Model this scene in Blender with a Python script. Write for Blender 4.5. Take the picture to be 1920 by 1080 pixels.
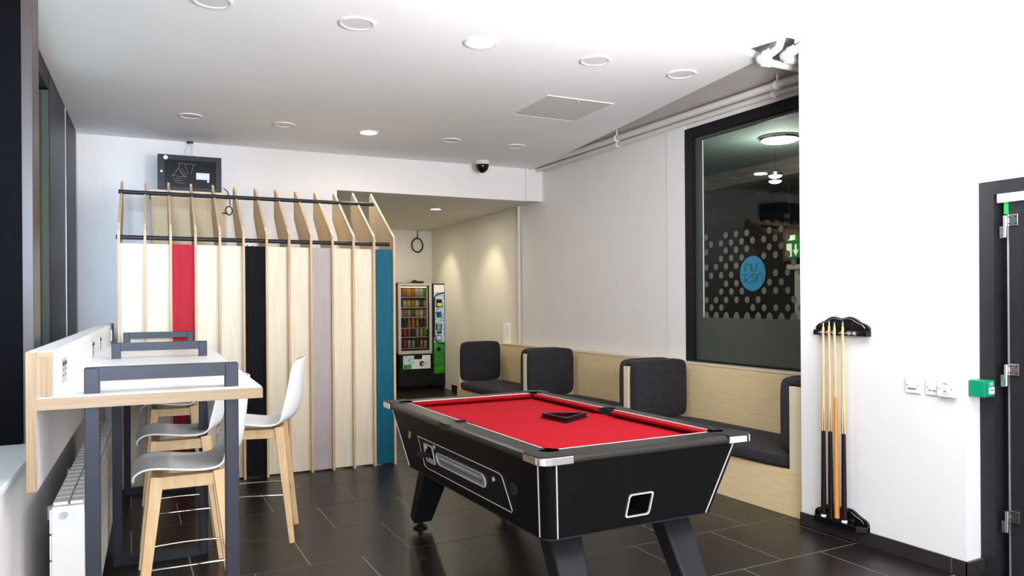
import bpy, bmesh, math, random
from mathutils import Vector, Matrix
R = math.radians
PI = math.pi
random.seed(5)
for o in list(bpy.data.objects):
    bpy.data.objects.remove(o)
S = bpy.context.scene
C = S.collection

# ------------------------------------------------------------------ camera
cam_d = bpy.data.cameras.new('camera')
cam = bpy.data.objects.new('camera', cam_d)
C.objects.link(cam)
cam.location = (0, 0, 1.45)
cam.matrix_world = (Matrix.Translation((0, 0, 1.45)) @ Matrix.Rotation(R(-27.8), 4, 'Z')
                    @ Matrix.Rotation(R(90), 4, 'X') @ Matrix.Rotation(R(-0.4), 4, 'Z'))
cam_d.sensor_width = 36
cam_d.lens = 1400 / 1920 * 36
cam_d.shift_y = 26 / 1920
cam_d.clip_start = 0.05
S.camera = cam

# ------------------------------------------------------------------ light
S.view_settings.view_transform = 'Standard'
S.view_settings.look = 'None'
S.view_settings.gamma = 1.0
S.view_settings.use_curve_mapping = False
S.view_settings.exposure = 0.85
W = bpy.data.worlds.new('world')
S.world = W
W.use_nodes = True
W.node_tree.nodes['Background'].inputs[0].default_value = (0.86, 0.93, 1.0, 1)
W.node_tree.nodes['Background'].inputs[1].default_value = 0.9


def area(name, loc, target, sx, sy, power, col=(1, 1, 1), spread=180):
    d = bpy.data.lights.new(name, 'AREA')
    d.shape = 'RECTANGLE'
    d.size, d.size_y = sx, sy
    d.energy = power
    d.color = col
    d.spread = R(spread)
    o = bpy.data.objects.new(name, d)
    C.objects.link(o)
    o.location = loc
    o.rotation_euler = (Vector(target) - Vector(loc)).to_track_quat('-Z', 'Y').to_euler()
    return o


# daylight through the glazed front behind the camera, and the flash bounced off the ceiling
area('front_daylight', (1.4, -1.9, 1.7), (1.8, 4.0, 1.5), 4.2, 2.4, 118, (0.98, 0.98, 1.0))
area('bounced_flash', (2.1, 1.0, 1.9), (2.45, 2.0, 3.1), 0.6, 0.6, 92, (0.99, 0.99, 1.0), 140)
area('side_daylight', (-0.35, -1.9, 2.1), (-0.45, 8.0, 1.8), 0.7, 1.0, 10.5, (0.62, 0.80, 1.0), 26)

# ------------------------------------------------------------------ frames
A2 = R(2.2)


def LW(x, y):
    c, s = math.cos(A2), math.sin(A2)
    return (x * c + y * s, -x * s + y * c)


# ------------------------------------------------------------------ materials
MT = {}


def newmat(name):
    m = bpy.data.materials.new(name)
    m.use_nodes = True
    nt = m.node_tree
    b = nt.nodes['Principled BSDF']
    MT[name] = m
    return m, nt, b


def plain(name, col, rough=0.5, metal=0.0, noise=0.04, scale=12, bump=0.0, coat=0.0, spec=None):
    m, nt, b = newmat(name)
    b.inputs['Roughness'].default_value = rough
    b.inputs['Metallic'].default_value = metal
    if coat:
        b.inputs['Coat Weight'].default_value = coat
    if spec is None and max(col) < 0.06 and not metal:
        spec = 0.22
    if spec is not None:
        b.inputs['Specular IOR Level'].default_value = spec
    tc = nt.nodes.new('ShaderNodeTexCoord')
    n = nt.nodes.new('ShaderNodeTexNoise')
    n.inputs['Scale'].default_value = scale
    n.inputs['Detail'].default_value = 4
    nt.links.new(tc.outputs['Object'], n.inputs['Vector'])
    r = nt.nodes.new('ShaderNodeValToRGB')
    a = [max(0, c * (1 - noise)) for c in col]
    z = [min(1, c * (1 + noise)) for c in col]
    r.color_ramp.elements[0].position = 0.3
    r.color_ramp.elements[1].position = 0.7
    r.color_ramp.elements[0].color = (*a, 1)
    r.color_ramp.elements[1].color = (*z, 1)
    nt.links.new(n.outputs['Fac'], r.inputs['Fac'])
    nt.links.new(r.outputs['Color'], b.inputs['Base Color'])
    if bump:
        bp = nt.nodes.new('ShaderNodeBump')
        bp.inputs['Strength'].default_value = bump
        bp.inputs['Distance'].default_value = 0.003
        n2 = nt.nodes.new('ShaderNodeTexNoise')
        n2.inputs['Scale'].default_value = scale * 12
        nt.links.new(tc.outputs['Object'], n2.inputs['Vector'])
        nt.links.new(n2.outputs['Fac'], bp.inputs['Height'])
        nt.links.new(bp.outputs['Normal'], b.inputs['Normal'])
    return m


def wood(name, c0, c1, stretch=(14, 14, 1.2), rough=0.5, contrast=(0.3, 0.7), coat=0.0):
    m, nt, b = newmat(name)
    b.inputs['Specular IOR Level'].default_value = 0.2
    b.inputs['Roughness'].default_value = rough
    b.inputs['Coat Weight'].default_value = coat
    tc = nt.nodes.new('ShaderNodeTexCoord')
    oi = nt.nodes.new('ShaderNodeObjectInfo')
    mp = nt.nodes.new('ShaderNodeMapping')
    mp.inputs['Scale'].default_value = stretch
    ad = nt.nodes.new('ShaderNodeVectorMath')
    ad.operation = 'ADD'
    sc = nt.nodes.new('ShaderNodeMath')
    sc.operation = 'MULTIPLY'
    sc.inputs[1].default_value = 17.0
    nt.links.new(oi.outputs['Random'], sc.inputs[0])
    nt.links.new(tc.outputs['Object'], ad.inputs[0])
    nt.links.new(sc.outputs[0], ad.inputs[1])
    nt.links.new(ad.outputs[0], mp.inputs['Vector'])
    n = nt.nodes.new('ShaderNodeTexNoise')
    n.inputs['Scale'].default_value = 3.0
    n.inputs['Detail'].default_value = 8
    n.inputs['Distortion'].default_value = 0.6
    nt.links.new(mp.outputs['Vector'], n.inputs['Vector'])
    r = nt.nodes.new('ShaderNodeValToRGB')
    r.color_ramp.elements[0].position = contrast[0]
    r.color_ramp.elements[1].position = contrast[1]
    r.color_ramp.elements[0].color = (*c0, 1)
    r.color_ramp.elements[1].color = (*c1, 1)
    nt.links.new(n.outputs['Fac'], r.inputs['Fac'])
    nt.links.new(r.outputs['Color'], b.inputs['Base Color'])
    return m


def emit(name, col, strength):
    m, nt, b = newmat(name)
    b.inputs['Base Color'].default_value = (*col, 1)
    b.inputs['Emission Color'].default_value = (*col, 1)
    b.inputs['Emission Strength'].default_value = strength
    return m


def glass(name, tint, refl=0.08, rough=0.02):
    m, nt, b = newmat(name)
    out = nt.nodes['Material Output']
    tr = nt.nodes.new('ShaderNodeBsdfTransparent')
    tr.inputs['Color'].default_value = (*tint, 1)
    gl = nt.nodes.new('ShaderNodeBsdfGlossy')
    gl.inputs['Roughness'].default_value = rough
    fr = nt.nodes.new('ShaderNodeLayerWeight')
    pw = nt.nodes.new('ShaderNodeMath')
    pw.operation = 'POWER'
    pw.inputs[1].default_value = 5
    nt.links.new(fr.outputs['Facing'], pw.inputs[0])
    mu = nt.nodes.new('ShaderNodeMath')
    mu.operation = 'MULTIPLY_ADD'
    mu.inputs[1].default_value = 1 - refl
    mu.inputs[2].default_value = refl
    mu.use_clamp = True
    nt.links.new(pw.outputs[0], mu.inputs[0])
    mx = nt.nodes.new('ShaderNodeMixShader')
    nt.links.new(mu.outputs[0], mx.inputs['Fac'])
    nt.links.new(tr.outputs[0], mx.inputs[1])
    nt.links.new(gl.outputs[0], mx.inputs[2])
    nt.links.new(mx.outputs[0], out.inputs['Surface'])
    return m


def fabric(name, c0, c1):
    m, nt, b = newmat(name)
    b.inputs['Roughness'].default_value = 0.95
    b.inputs['Sheen Weight'].default_value = 0.05
    b.inputs['Specular IOR Level'].default_value = 0.15
    tc = nt.nodes.new('ShaderNodeTexCoord')
    mp = nt.nodes.new('ShaderNodeMapping')
    mp.inputs['Scale'].default_value = (1, 1, 6)
    n = nt.nodes.new('ShaderNodeTexNoise')
    n.inputs['Scale'].default_value = 25
    n.inputs['Detail'].default_value = 8
    nt.links.new(tc.outputs['Object'], mp.inputs['Vector'])
    nt.links.new(mp.outputs['Vector'], n.inputs['Vector'])
    r = nt.nodes.new('ShaderNodeValToRGB')
    r.color_ramp.elements[0].position = 0.3
    r.color_ramp.elements[1].position = 0.75
    r.color_ramp.elements[0].color = (*c0, 1)
    r.color_ramp.elements[1].color = (*c1, 1)
    nt.links.new(n.outputs['Fac'], r.inputs['Fac'])
    nt.links.new(r.outputs['Color'], b.inputs['Base Color'])
    bp = nt.nodes.new('ShaderNodeBump')
    bp.inputs['Strength'].default_value = 0.35
    bp.inputs['Distance'].default_value = 0.004
    n2 = nt.nodes.new('ShaderNodeTexNoise')
    n2.inputs['Scale'].default_value = 180
    nt.links.new(tc.outputs['Object'], n2.inputs['Vector'])
    nt.links.new(n2.outputs['Fac'], bp.inputs['Height'])
    nt.links.new(bp.outputs['Normal'], b.inputs['Normal'])
    return m


def tile_mat():
    m, nt, b = newmat('floor_tile')
    b.inputs['Specular IOR Level'].default_value = 0.27
    tc = nt.nodes.new('ShaderNodeTexCoord')
    oi = nt.nodes.new('ShaderNodeObjectInfo')
    sc = nt.nodes.new('ShaderNodeMath')
    sc.operation = 'MULTIPLY'
    sc.inputs[1].default_value = 40
    ad = nt.nodes.new('ShaderNodeVectorMath')
    ad.operation = 'ADD'
    nt.links.new(oi.outputs['Random'], sc.inputs[0])
    nt.links.new(tc.outputs['Object'], ad.inputs[0])
    nt.links.new(sc.outputs[0], ad.inputs[1])
    n = nt.nodes.new('ShaderNodeTexNoise')
    n.inputs['Scale'].default_value = 3.5
    n.inputs['Detail'].default_value = 9
    n.inputs['Roughness'].default_value = 0.65
    nt.links.new(ad.outputs[0], n.inputs['Vector'])
    r = nt.nodes.new('ShaderNodeValToRGB')
    r.color_ramp.elements[0].position = 0.3
    r.color_ramp.elements[1].position = 0.75
    r.color_ramp.elements[0].color = (0.0080, 0.0066, 0.0060, 1)
    r.color_ramp.elements[1].color = (0.0185, 0.0155, 0.0140, 1)
    nt.links.new(n.outputs['Fac'], r.inputs['Fac'])
    nt.links.new(r.outputs['Color'], b.inputs['Base Color'])
    r2 = nt.nodes.new('ShaderNodeMapRange')
    r2.inputs['To Min'].default_value = 0.22
    r2.inputs['To Max'].default_value = 0.40
    nt.links.new(n.outputs['Fac'], r2.inputs['Value'])
    nt.links.new(r2.outputs[0], b.inputs['Roughness'])
    bp = nt.nodes.new('ShaderNodeBump')
    bp.inputs['Strength'].default_value = 0.12
    bp.inputs['Distance'].default_value = 0.003
    n2 = nt.nodes.new('ShaderNodeTexNoise')
    n2.inputs['Scale'].default_value = 60
    nt.links.new(ad.outputs[0], n2.inputs['Vector'])
    nt.links.new(n2.outputs['Fac'], bp.inputs['Height'])
    nt.links.new(bp.outputs['Normal'], b.inputs['Normal'])


tile_mat()
plain('wall_white', (0.79, 0.76, 0.755), 0.85, noise=0.015, scale=3, bump=0.08)
plain('wall_pillar', (0.80, 0.80, 0.81), 0.8, noise=0.01, scale=3, bump=0.08)
plain('wall_cool', (0.70, 0.74, 0.79), 0.85, noise=0.02, scale=3, bump=0.08)
plain('alcove_wall', (0.74, 0.70, 0.61), 0.85, noise=0.02, scale=3, bump=0.08)
plain('ceiling_white', (0.86, 0.855, 0.86), 0.9, noise=0.01, scale=2)
plain('soffit_grey', (0.58, 0.54, 0.525), 0.9, noise=0.03, scale=2)
plain('hatch_cream', (0.66, 0.645, 0.60), 0.8, noise=0.02)
plain('grout', (0.24, 0.225, 0.21), 0.9, noise=0.08, scale=30)
plain('skirting_tile', (0.030, 0.027, 0.026), 0.35, noise=0.15, scale=8)
plain('black_metal', (0.018, 0.018, 0.022), 0.38, noise=0.1)
plain('window_black', (0.010, 0.010, 0.013), 0.45, noise=0.1)
plain('graphite_metal', (0.030, 0.032, 0.046), 0.42, noise=0.06, scale=20)
plain('door_black', (0.020, 0.019, 0.022), 0.42, noise=0.08)
plain('jamb_grey', (0.050, 0.036, 0.032), 0.35, metal=0.0, spec=0.25, noise=0.15, scale=3)
wood('birch', (0.68, 0.60, 0.46), (0.75, 0.675, 0.54), (9, 9, 1.0), 0.5)
wood('birch_warm', (0.62, 0.48, 0.29), (0.70, 0.56, 0.37), (9, 9, 1.2), 0.5)
wood('birch_rib', (0.72, 0.58, 0.38), (0.80, 0.67, 0.47), (10, 10, 1.2), 0.5)
wood('ply_edge', (0.50, 0.31, 0.18), (0.72, 0.54, 0.37), (60, 60, 0.7), 0.6)
wood('bench_ply', (0.73, 0.565, 0.32), (0.81, 0.65, 0.385), (2.2, 2.2, 20), 0.5)
wood('bench_edge', (0.70, 0.60, 0.43), (0.78, 0.68, 0.50), (30, 30, 1.0), 0.5)
wood('oak_edge', (0.30, 0.205, 0.13), (0.38, 0.28, 0.185), (1.2, 1.2, 55), 0.55)
wood('oak_edge_long', (0.27, 0.175, 0.10), (0.38, 0.275, 0.175), (70, 70, 1.2), 0.55)
wood('oak_core', (0.33, 0.21, 0.12), (0.42, 0.29, 0.18), (70, 70, 1.2), 0.55)
wood('stool_beech', (0.66, 0.44, 0.235), (0.76, 0.55, 0.32), (14, 14, 1.5), 0.45)
wood('panel_red', (0.34, 0.004, 0.014), (0.44, 0.010, 0.026), (22, 22, 1.2), 0.6)
wood('panel_black', (0.004, 0.004, 0.005), (0.010, 0.010, 0.012), (26, 26, 1.2), 0.9)
MT['panel_black'].node_tree.nodes['Principled BSDF'].inputs['Specular IOR Level'].default_value = 0.15
wood('panel_mauve', (0.40, 0.345, 0.335), (0.47, 0.41, 0.40), (26, 26, 1.2), 0.65)
wood('panel_teal', (0.0, 0.075, 0.13), (0.003, 0.115, 0.18), (22, 22, 1.2), 0.6)
wood('cue_light', (0.70, 0.42, 0.18), (0.80, 0.55, 0.28), (60, 60, 1), 0.3, coat=0.4)
wood('cue_orange', (0.62, 0.24, 0.03), (0.72, 0.31, 0.06), (60, 60, 1), 0.28, coat=0.5)
wood('cue_butt', (0.008, 0.005, 0.006), (0.02, 0.010, 0.010), (60, 60, 3), 0.3, coat=0.1)
plain('white_laminate', (0.88, 0.89, 0.90), 0.35, noise=0.01)
plain('shell_white', (0.88, 0.89, 0.91), 0.38, noise=0.01)
plain('plastic_white', (0.85, 0.86, 0.87), 0.35, noise=0.01)
plain('radiator_white', (0.80, 0.79, 0.76), 0.4, noise=0.02)
plain('chrome', (0.82, 0.82, 0.84), 0.09, metal=1.0, noise=0.02)
plain('steel', (0.55, 0.55, 0.56), 0.25, metal=1.0, noise=0.05)
plain('alu', (0.50, 0.52, 0.55), 0.35, metal=0.35, noise=0.05)
plain('brass', (0.60, 0.48, 0.26), 0.25, metal=1.0, noise=0.1)
plain('silver_line', (0.80, 0.79, 0.80), 0.3, metal=0.2, noise=0.02)
plain('pool_black', (0.006, 0.0055, 0.006), 0.45, noise=0.2, scale=20)
plain('pool_rail', (0.017, 0.015, 0.0135), 0.36, noise=0.08, scale=30)
plain('pool_leg', (0.014, 0.015, 0.017), 0.45, noise=0.1)
plain('baize_red', (0.35, 0.0065, 0.015), 0.95, spec=0.1, noise=0.03, scale=6, bump=0.1)
plain('cushion_red', (0.29, 0.004, 0.009), 0.9, spec=0.1, noise=0.03, scale=6, bump=0.1)
plain('black_plastic', (0.012, 0.012, 0.014), 0.35, noise=0.1)
plain('gloss_black', (0.004, 0.004, 0.005), 0.2, noise=0.1, coat=0.2)
plain('post_black', (0.002, 0.002, 0.003), 0.7, noise=0.3, scale=60, spec=0.04)
plain('void_black', (0.003, 0.003, 0.003), 0.9, noise=0.0)
fabric('charcoal_fabric', (0.020, 0.019, 0.022), (0.040, 0.039, 0.044))
glass('window_glass', (0.88, 0.93, 0.91), 0.022)
glass('side_glass', (0.75, 0.84, 0.82), 0.04)
glass('vend_glass', (0.93, 0.93, 0.90), 0.02)
plain('frost_film', (0.060, 0.074, 0.064), 0.45, noise=0.03)
plain('dot_film', (0.115, 0.118, 0.105), 0.5, noise=0.03)
plain('logo_blue', (0.020, 0.200, 0.34), 0.5, noise=0.02)
plain('logo_ink', (0.006, 0.030, 0.065), 0.5, noise=0.0)
plain('call_green', (0.0, 0.28, 0.14), 0.3, noise=0.02)
plain('green_tag', (0.0, 0.35, 0.05), 0.5, noise=0.02)
plain('pipe_white', (0.66, 0.63, 0.61), 0.5, noise=0.02)
plain('corridor_ceiling', (0.22, 0.28, 0.265), 0.8, noise=0.05)
plain('corridor_wall', (0.075, 0.08, 0.085), 0.8, noise=0.15, scale=1.5)
plain('corridor_dark', (0.03, 0.032, 0.036), 0.8, noise=0.2, scale=2)
plain('corridor_floor', (0.03, 0.03, 0.03), 0.5, noise=0.2)
wood('corridor_brick', (0.13, 0.115, 0.105), (0.30, 0.265, 0.24), (2, 2, 22), 0.8)
plain('corridor_cream', (0.62, 0.58, 0.48), 0.6, noise=0.03)
plain('corridor_tan', (0.22, 0.14, 0.07), 0.8, noise=0.1)
plain('outside_grey', (0.23, 0.27, 0.26), 0.8, noise=0.25, scale=1.2)
emit('lamp_lit', (1.0, 0.95, 0.84), 9.0)
emit('lamp_warm', (1.0, 0.86, 0.62), 7.0)
emit('strip_warm', (1.0, 0.80, 0.50), 2.2)
emit('disc_lit', (1.0, 0.98, 0.86), 3.0)
emit('exit_green', (0.0, 0.22, 0.05), 0.22)
emit('exit_white', (0.80, 0.85, 0.55), 0.45)
plain('ring_white', (0.78, 0.77, 0.775), 0.6, noise=0.01)
plain('lamp_unlit', (0.70, 0.69, 0.70), 0.5, noise=0.01)
plain('vend_silver', (0.55, 0.52, 0.46), 0.35, metal=0.3, noise=0.03)
plain('vend_green', (0.03, 0.30, 0.02), 0.4, noise=0.5, scale=8)
plain('sticker_yellow', (0.72, 0.74, 0.02), 0.5, noise=0.05)
plain('dark_blue', (0.02, 0.05, 0.14), 0.4, noise=0.1)


def splash():
    m, nt, b = newmat('vend_splash')
    tc = nt.nodes.new('ShaderNodeTexCoord')
    v = nt.nodes.new('ShaderNodeTexVoronoi')
    v.inputs['Scale'].default_value = 26
    nt.links.new(tc.outputs['Object'], v.inputs['Vector'])
    r = nt.nodes.new('ShaderNodeValToRGB')
    e = r.color_ramp.elements
    e[0].position = 0.1
    e[0].color = (0.06, 0.22, 0.42, 1)
    e[1].position = 0.6
    e[1].color = (0.62, 0.78, 0.85, 1)
    nt.links.new(v.outputs['Distance'], r.inputs['Fac'])
    nt.links.new(r.outputs['Color'], b.inputs['Base Color'])
    b.inputs['Roughness'].default_value = 0.35


splash()

# ------------------------------------------------------------------ mesh helpers


class MB:
    def __init__(s):
        s.v, s.f, s.sm = [], [], []

    def add(s, vs, fs, smooth=False):
        k = len(s.v)
        s.v += [tuple(p) for p in vs]
        for f in fs:
            s.f.append([i + k for i in f])
            s.sm.append(smooth)
        return s

    def box(s, x0, x1, y0, y1, z0, z1):
        x0, x1 = min(x0, x1), max(x0, x1)
        y0, y1 = min(y0, y1), max(y0, y1)
        z0, z1 = min(z0, z1), max(z0, z1)
        vs = [(x0, y0, z0), (x1, y0, z0), (x1, y1, z0), (x0, y1, z0), (x0, y0, z1), (x1, y0, z1), (x1, y1, z1), (x0, y1, z1)]
        return s.hexa(vs)

    def hexa(s, vs):
        return s.add(vs, [(0, 3, 2, 1), (4, 5, 6, 7), (0, 1, 5, 4), (1, 2, 6, 5), (2, 3, 7, 6), (3, 0, 4, 7)])

    def bar(s, p0, p1, w0, w1=None, up=(0, 0, 1)):
        """square tapered bar from p0 to p1; w = (a, b) widths along side and up"""
        w1 = w1 or w0
        p0, p1 = Vector(p0), Vector(p1)
        d = (p1 - p0).normalized()
        u = Vector(up)
        if abs(d.dot(u)) > 0.98:
            u = Vector((0, 1, 0))
        a = d.cross(u).normalized()
        b = a.cross(d).normalized()
        vs = []
        for p, w in ((p0, w0), (p1, w1)):
            for sa, sb in ((-1, -1), (1, -1), (1, 1), (-1, 1)):
                vs.append(p + a * (sa * w[0] / 2) + b * (sb * w[1] / 2))
        return s.add(vs, [(3, 2, 1, 0), (4, 5, 6, 7), (0, 1, 5, 4), (1, 2, 6, 5), (2, 3, 7, 6), (3, 0, 4, 7)])

    def tube(s, pts, r, n=10, closed=False, radii=None, caps=True):
        pts = [Vector(p) for p in pts]
        m = len(pts)
        rings = []
        prev = None
        for i, p in enumerate(pts):
            if closed:
                d = pts[(i + 1) % m] - pts[i - 1]
            else:
                d = pts[min(i + 1, m - 1)] - pts[max(i - 1, 0)]
            d = d.normalized()
            if prev is None:
                u = Vector((0, 0, 1)) if abs(d.z) < 0.9 else Vector((1, 0, 0))
            else:
                u = prev
            a = d.cross(u).normalized()
            b = a.cross(d).normalized()
            prev = b
            rr = radii[i] if radii else r
            rings.append([p + a * (rr * math.cos(2 * PI * k / n)) + b * (rr * math.sin(2 * PI * k / n)) for k in range(n)])
        vs = [q for ring in rings for q in ring]
        fs = []
        last = m if closed else m - 1
        for i in range(last):
            j = (i + 1) % m
            for k in range(n):
                k2 = (k + 1) % n
                fs.append((i * n + k, i * n + k2, j * n + k2, j * n + k))
        s.add(vs, fs, True)
        if not closed and caps:
            s.add(rings[0], [tuple(range(n))[::-1]])
            s.add(rings[-1], [tuple(range(n))])
        return s

    def lathe(s, prof, c=(0, 0, 0), n=32, axis='z'):
        """prof: list of (r, h)"""
        vs, fs = [], []
        for r, h in prof:
            for k in range(n):
                a = 2 * PI * k / n
                p = (r * math.cos(a), r * math.sin(a), h)
                if axis == 'y':
                    p = (p[0], p[2], p[1])
                elif axis == 'x':
                    p = (p[2], p[0], p[1])
                vs.append((p[0] + c[0], p[1] + c[1], p[2] + c[2]))
        for i in range(len(prof) - 1):
            for k in range(n):
                k2 = (k + 1) % n
                fs.append((i * n + k, i * n + k2, (i + 1) * n + k2, (i + 1) * n + k))
        s.add(vs, fs, True)
        if prof[0][0] > 1e-6:
            s.add(vs[:n], [tuple(range(n))[::-1]])
        if prof[-1][0] > 1e-6:
            s.add(vs[-n:], [tuple(range(n))])
        return s

    def prism(s, poly, fn0, fn1):
        """poly of 2d points; fn0, fn1 map a 2d point to the 3d point of each cap"""
        n = len(poly)
        vs = [fn0(*p) for p in poly] + [fn1(*p) for p in poly]
        fs = [tuple(range(n))[::-1], tuple(range(n, 2 * n))]
        for i in range(n):
            j = (i + 1) % n
            fs.append((i, j, n + j, n + i))
        return s.add(vs, fs)

    def ring(s, outer, inner, fn0, fn1):
        """a flat band between two loops of equal length, with thickness"""
        n = len(outer)
        vs = [fn0(*p) for p in outer] + [fn0(*p) for p in inner] + [fn1(*p) for p in outer] + [fn1(*p) for p in inner]
        fs = []
        for i in range(n):
            j = (i + 1) % n
            fs += [(i, n + i, n + j, j), (2 * n + i, 2 * n + j, 3 * n + j, 3 * n + i),
                   (i, j, 2 * n + j, 2 * n + i), (n + i, 3 * n + i, 3 * n + j, n + j)]
        return s.add(vs, fs)

    def build(s, name, mat, parent=None, loc=(0, 0, 0), rz=0.0, bevel=0.0, seg=2, solid=0.0, sub=0):
        me = bpy.data.meshes.new(name)
        me.from_pydata([tuple(p) for p in s.v], [], s.f)
        me.materials.append(MT[mat])
        me.polygons.foreach_set('use_smooth', s.sm)
        bm = bmesh.new()
        bm.from_mesh(me)
        bmesh.ops.recalc_face_normals(bm, faces=bm.faces)
        bm.to_mesh(me)
        bm.free()
        if any(s.sm):
            me.set_sharp_from_angle(angle=R(50))
        o = bpy.data.objects.new(name, me)
        C.objects.link(o)
        o.location = loc
        o.rotation_euler = (0, 0, rz)
        if parent:
            o.parent = parent
        if solid:
            md = o.modifiers.new('solid', 'SOLIDIFY')
            md.thickness = solid
            md.offset = 0
        if sub:
            md = o.modifiers.new('sub', 'SUBSURF')
            md.levels = sub
            md.render_levels = sub
        if bevel:
            md = o.modifiers.new('bevel', 'BEVEL')
            md.width = bevel
            md.segments = seg
            md.limit_method = 'ANGLE'
            md.angle_limit = R(40)
            md.harden_normals = False
        return o


def tag(o, label, cat, group=None):
    o['label'] = label
    o['category'] = cat
    if group:
        o['group'] = group
    return o


def thing(name, label, cat, loc=(0, 0, 0), rz=0.0, group=None):
    o = bpy.data.objects.new(name, None)
    C.objects.link(o)
    o.location = loc
    o.rotation_euler = (0, 0, rz)
    o.empty_display_size = 0.1
    return tag(o, label, cat, group)


def Lthing(name, label, cat, x, y, z=0.0, group=None, extra=0.0):
    p = LW(x, y)
    return thing(name, label, cat, (p[0], p[1], z), -A2 + extra, group)


def struct(o):
    o['kind'] = 'structure'
    return o


def children(o):
    return [c for c in C.objects if c.parent == o]


def copy_tree(o, parent=None):
    kids = children(o)
    c = o.copy()
    C.objects.link(c)
    c.parent = parent
    for k in kids:
        copy_tree(k, c)
    return c


def rrect(x0, x1, y0, y1, r, n=5):
    out = []
    for cx, cy, a0 in ((x1 - r, y1 - r, 0), (x0 + r, y1 - r, 90), (x0 + r, y0 + r, 180), (x1 - r, y0 + r, 270)):
        for k in range(n + 1):
            a = R(a0 + 90 * k / n)
            out.append((cx + r * math.cos(a), cy + r * math.sin(a)))
    return out


def text_mesh(body, size, name, mat, parent, mw, extrude=0.0006):
    cu = bpy.data.curves.new(name, 'FONT')
    cu.body = body
    cu.size = size
    cu.extrude = extrude
    cu.align_x = 'CENTER'
    cu.align_y = 'CENTER'
    tmp = bpy.data.objects.new('tmp', cu)
    C.objects.link(tmp)
    bpy.context.view_layer.update()
    me = bpy.data.meshes.new_from_object(tmp.evaluated_get(bpy.context.evaluated_depsgraph_get()))
    bpy.data.objects.remove(tmp)
    me.materials.clear()
    me.materials.append(MT[mat])
    me.transform(mw)
    o = bpy.data.objects.new(name, me)
    C.objects.link(o)
    o.parent = parent
    return o


# ================================================================== SETTING
CEIL = 3.10
# floor with single tiles
floor = struct(MB().box(-1.2, 5.6, -2.2, 13.0, -0.12, -0.0015).build('floor', 'grout'))
TP = 0.588
tb = MB()
hw = TP / 2 - 0.0028
tb.hexa([(-hw, -hw, -0.012), (hw, -hw, -0.012), (hw, hw, -0.012), (-hw, hw, -0.012),
         (-hw + .001, -hw + .001, 0), (hw - .001, -hw + .001, 0), (hw - .001, hw - .001, 0), (-hw + .001, hw - .001, 0)])
tile0 = tb.build('tile', 'floor_tile', floor)
TR = R(-0.7)
first = True
for j in range(-3, 17):
    off = 0.0 if j % 2 == 0 else 0.5
    for i in range(-7, 4):
        u, v = (i + off - 0.5) * TP, (j + 0.5) * TP
        x = 3.27 + u * math.cos(TR) - v * math.sin(TR)
        y = 2.985 + u * math.sin(TR) + v * math.cos(TR)
        # where the floor is open
        lo = -0.75 + 0.0384 * y
        if y > 8.1:
            lo, hi = 1.7, 4.9
        elif y > 3.3:
            hi = 4.3
        else:
            hi = 4.2
        if x < lo or x > hi or y > 12.6 or y < 1.2:
            continue
        o = tile0 if first else tile0.copy()
        if not first:
            C.objects.link(o)
        first = False
        o.location = (x, y, 0)
        o.rotation_euler = (0, 0, TR)

# ceiling: outline narrows towards the window wall at the back
pl = [(-1.5, -2.2), (4.6, -2.2), (4.6, 3.40), (3.86, 3.40), (3.80, 3.34), (3.73, 3.34), (3.66, 3.68), (3.90, 3.73), (4.63, 8.29), (4.75, 9.2), (-1.5, 9.2)]
struct(MB().prism(pl, lambda x, y: (x, y, CEIL), lambda x, y: (x, y, CEIL + 0.05)).build('ceiling', 'ceiling_white'))
struct(MB().box(3.5, 5.0, 3.0, 9.2, CEIL + 0.10, CEIL + 0.2).build('trim_1', 'soffit_grey'))

# right wall with the window opening
WX = 4.70
wr = MB()
wr.box(WX, WX + 0.2, 5.42, 8.66, 0, CEIL + 0.15)
wr.box(WX, WX + 0.2, 3.3, 5.42, 0, 0.885)
wr.box(WX, WX + 0.2, 3.3, 5.42, 3.045, CEIL + 0.15)
struct(wr.build('wall_right', 'wall_white'))
# slightly turned alcove wall
wa = MB()
wa.prism([(WX + 0.0, 8.66), (4.90, 12.32), (5.10, 12.32), (WX + 0.2, 8.66)], lambda x, y: (x, y, 0), lambda x, y: (x, y, 2.9))
struct(wa.build('wall_alcove_right', 'alcove_wall'))
struct(MB().box(1.6, 5.3, 12.32, 12.5, 0, 2.9).build('wall_alcove_back', 'alcove_wall'))
p0, p1 = LW(1.80, 8.30), LW(1.80, 12.6)
struct(MB().prism([p0, p1, (p1[0] - .15, p1[1]), (p0[0] - .15, p0[1])], lambda x, y: (x, y, 0), lambda x, y: (x, y, 2.9)).build('wall_alcove_left', 'alcove_wall'))
struct(MB().prism([LW(1.7, 8.32), (4.74, 8.12), (5.1, 12.45), (1.7, 12.6)], lambda x, y: (x, y, 2.705), lambda x, y: (x, y, 2.8)).build('ceiling_alcove', 'alcove_wall'))
# back wall and the bulkhead above the alcove
wb = MB()
wb.box(-0.95, 1.83, 8.28, 8.45, 0, CEIL + .04)
wb.box(1.83, 4.16, 8.28, 8.45, 2.70, CEIL + .04)
wb.box(4.16, 4.5, 8.25, 8.45, 2.70, CEIL + .04)
struct(wb.build('wall_back', 'wall_white', rz=-A2))
# left wall: low wall, sill, tail piece beside the window
LX = -0.44
wl = MB()
wl.box(LX, -0.86, -2.0, 8.28, 0, 0.86)
wl.box(-0.66, -0.86, 8.02, 8.28, 0.86, CEIL + .04)
struct(wl.build('wall_left', 'wall_white', rz=-A2))
struct(MB().box(LX + .012, -0.80, -2.0, 8.02, 0.86, 0.885).build('trim_2', 'white_laminate', rz=-A2, bevel=.004))
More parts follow.
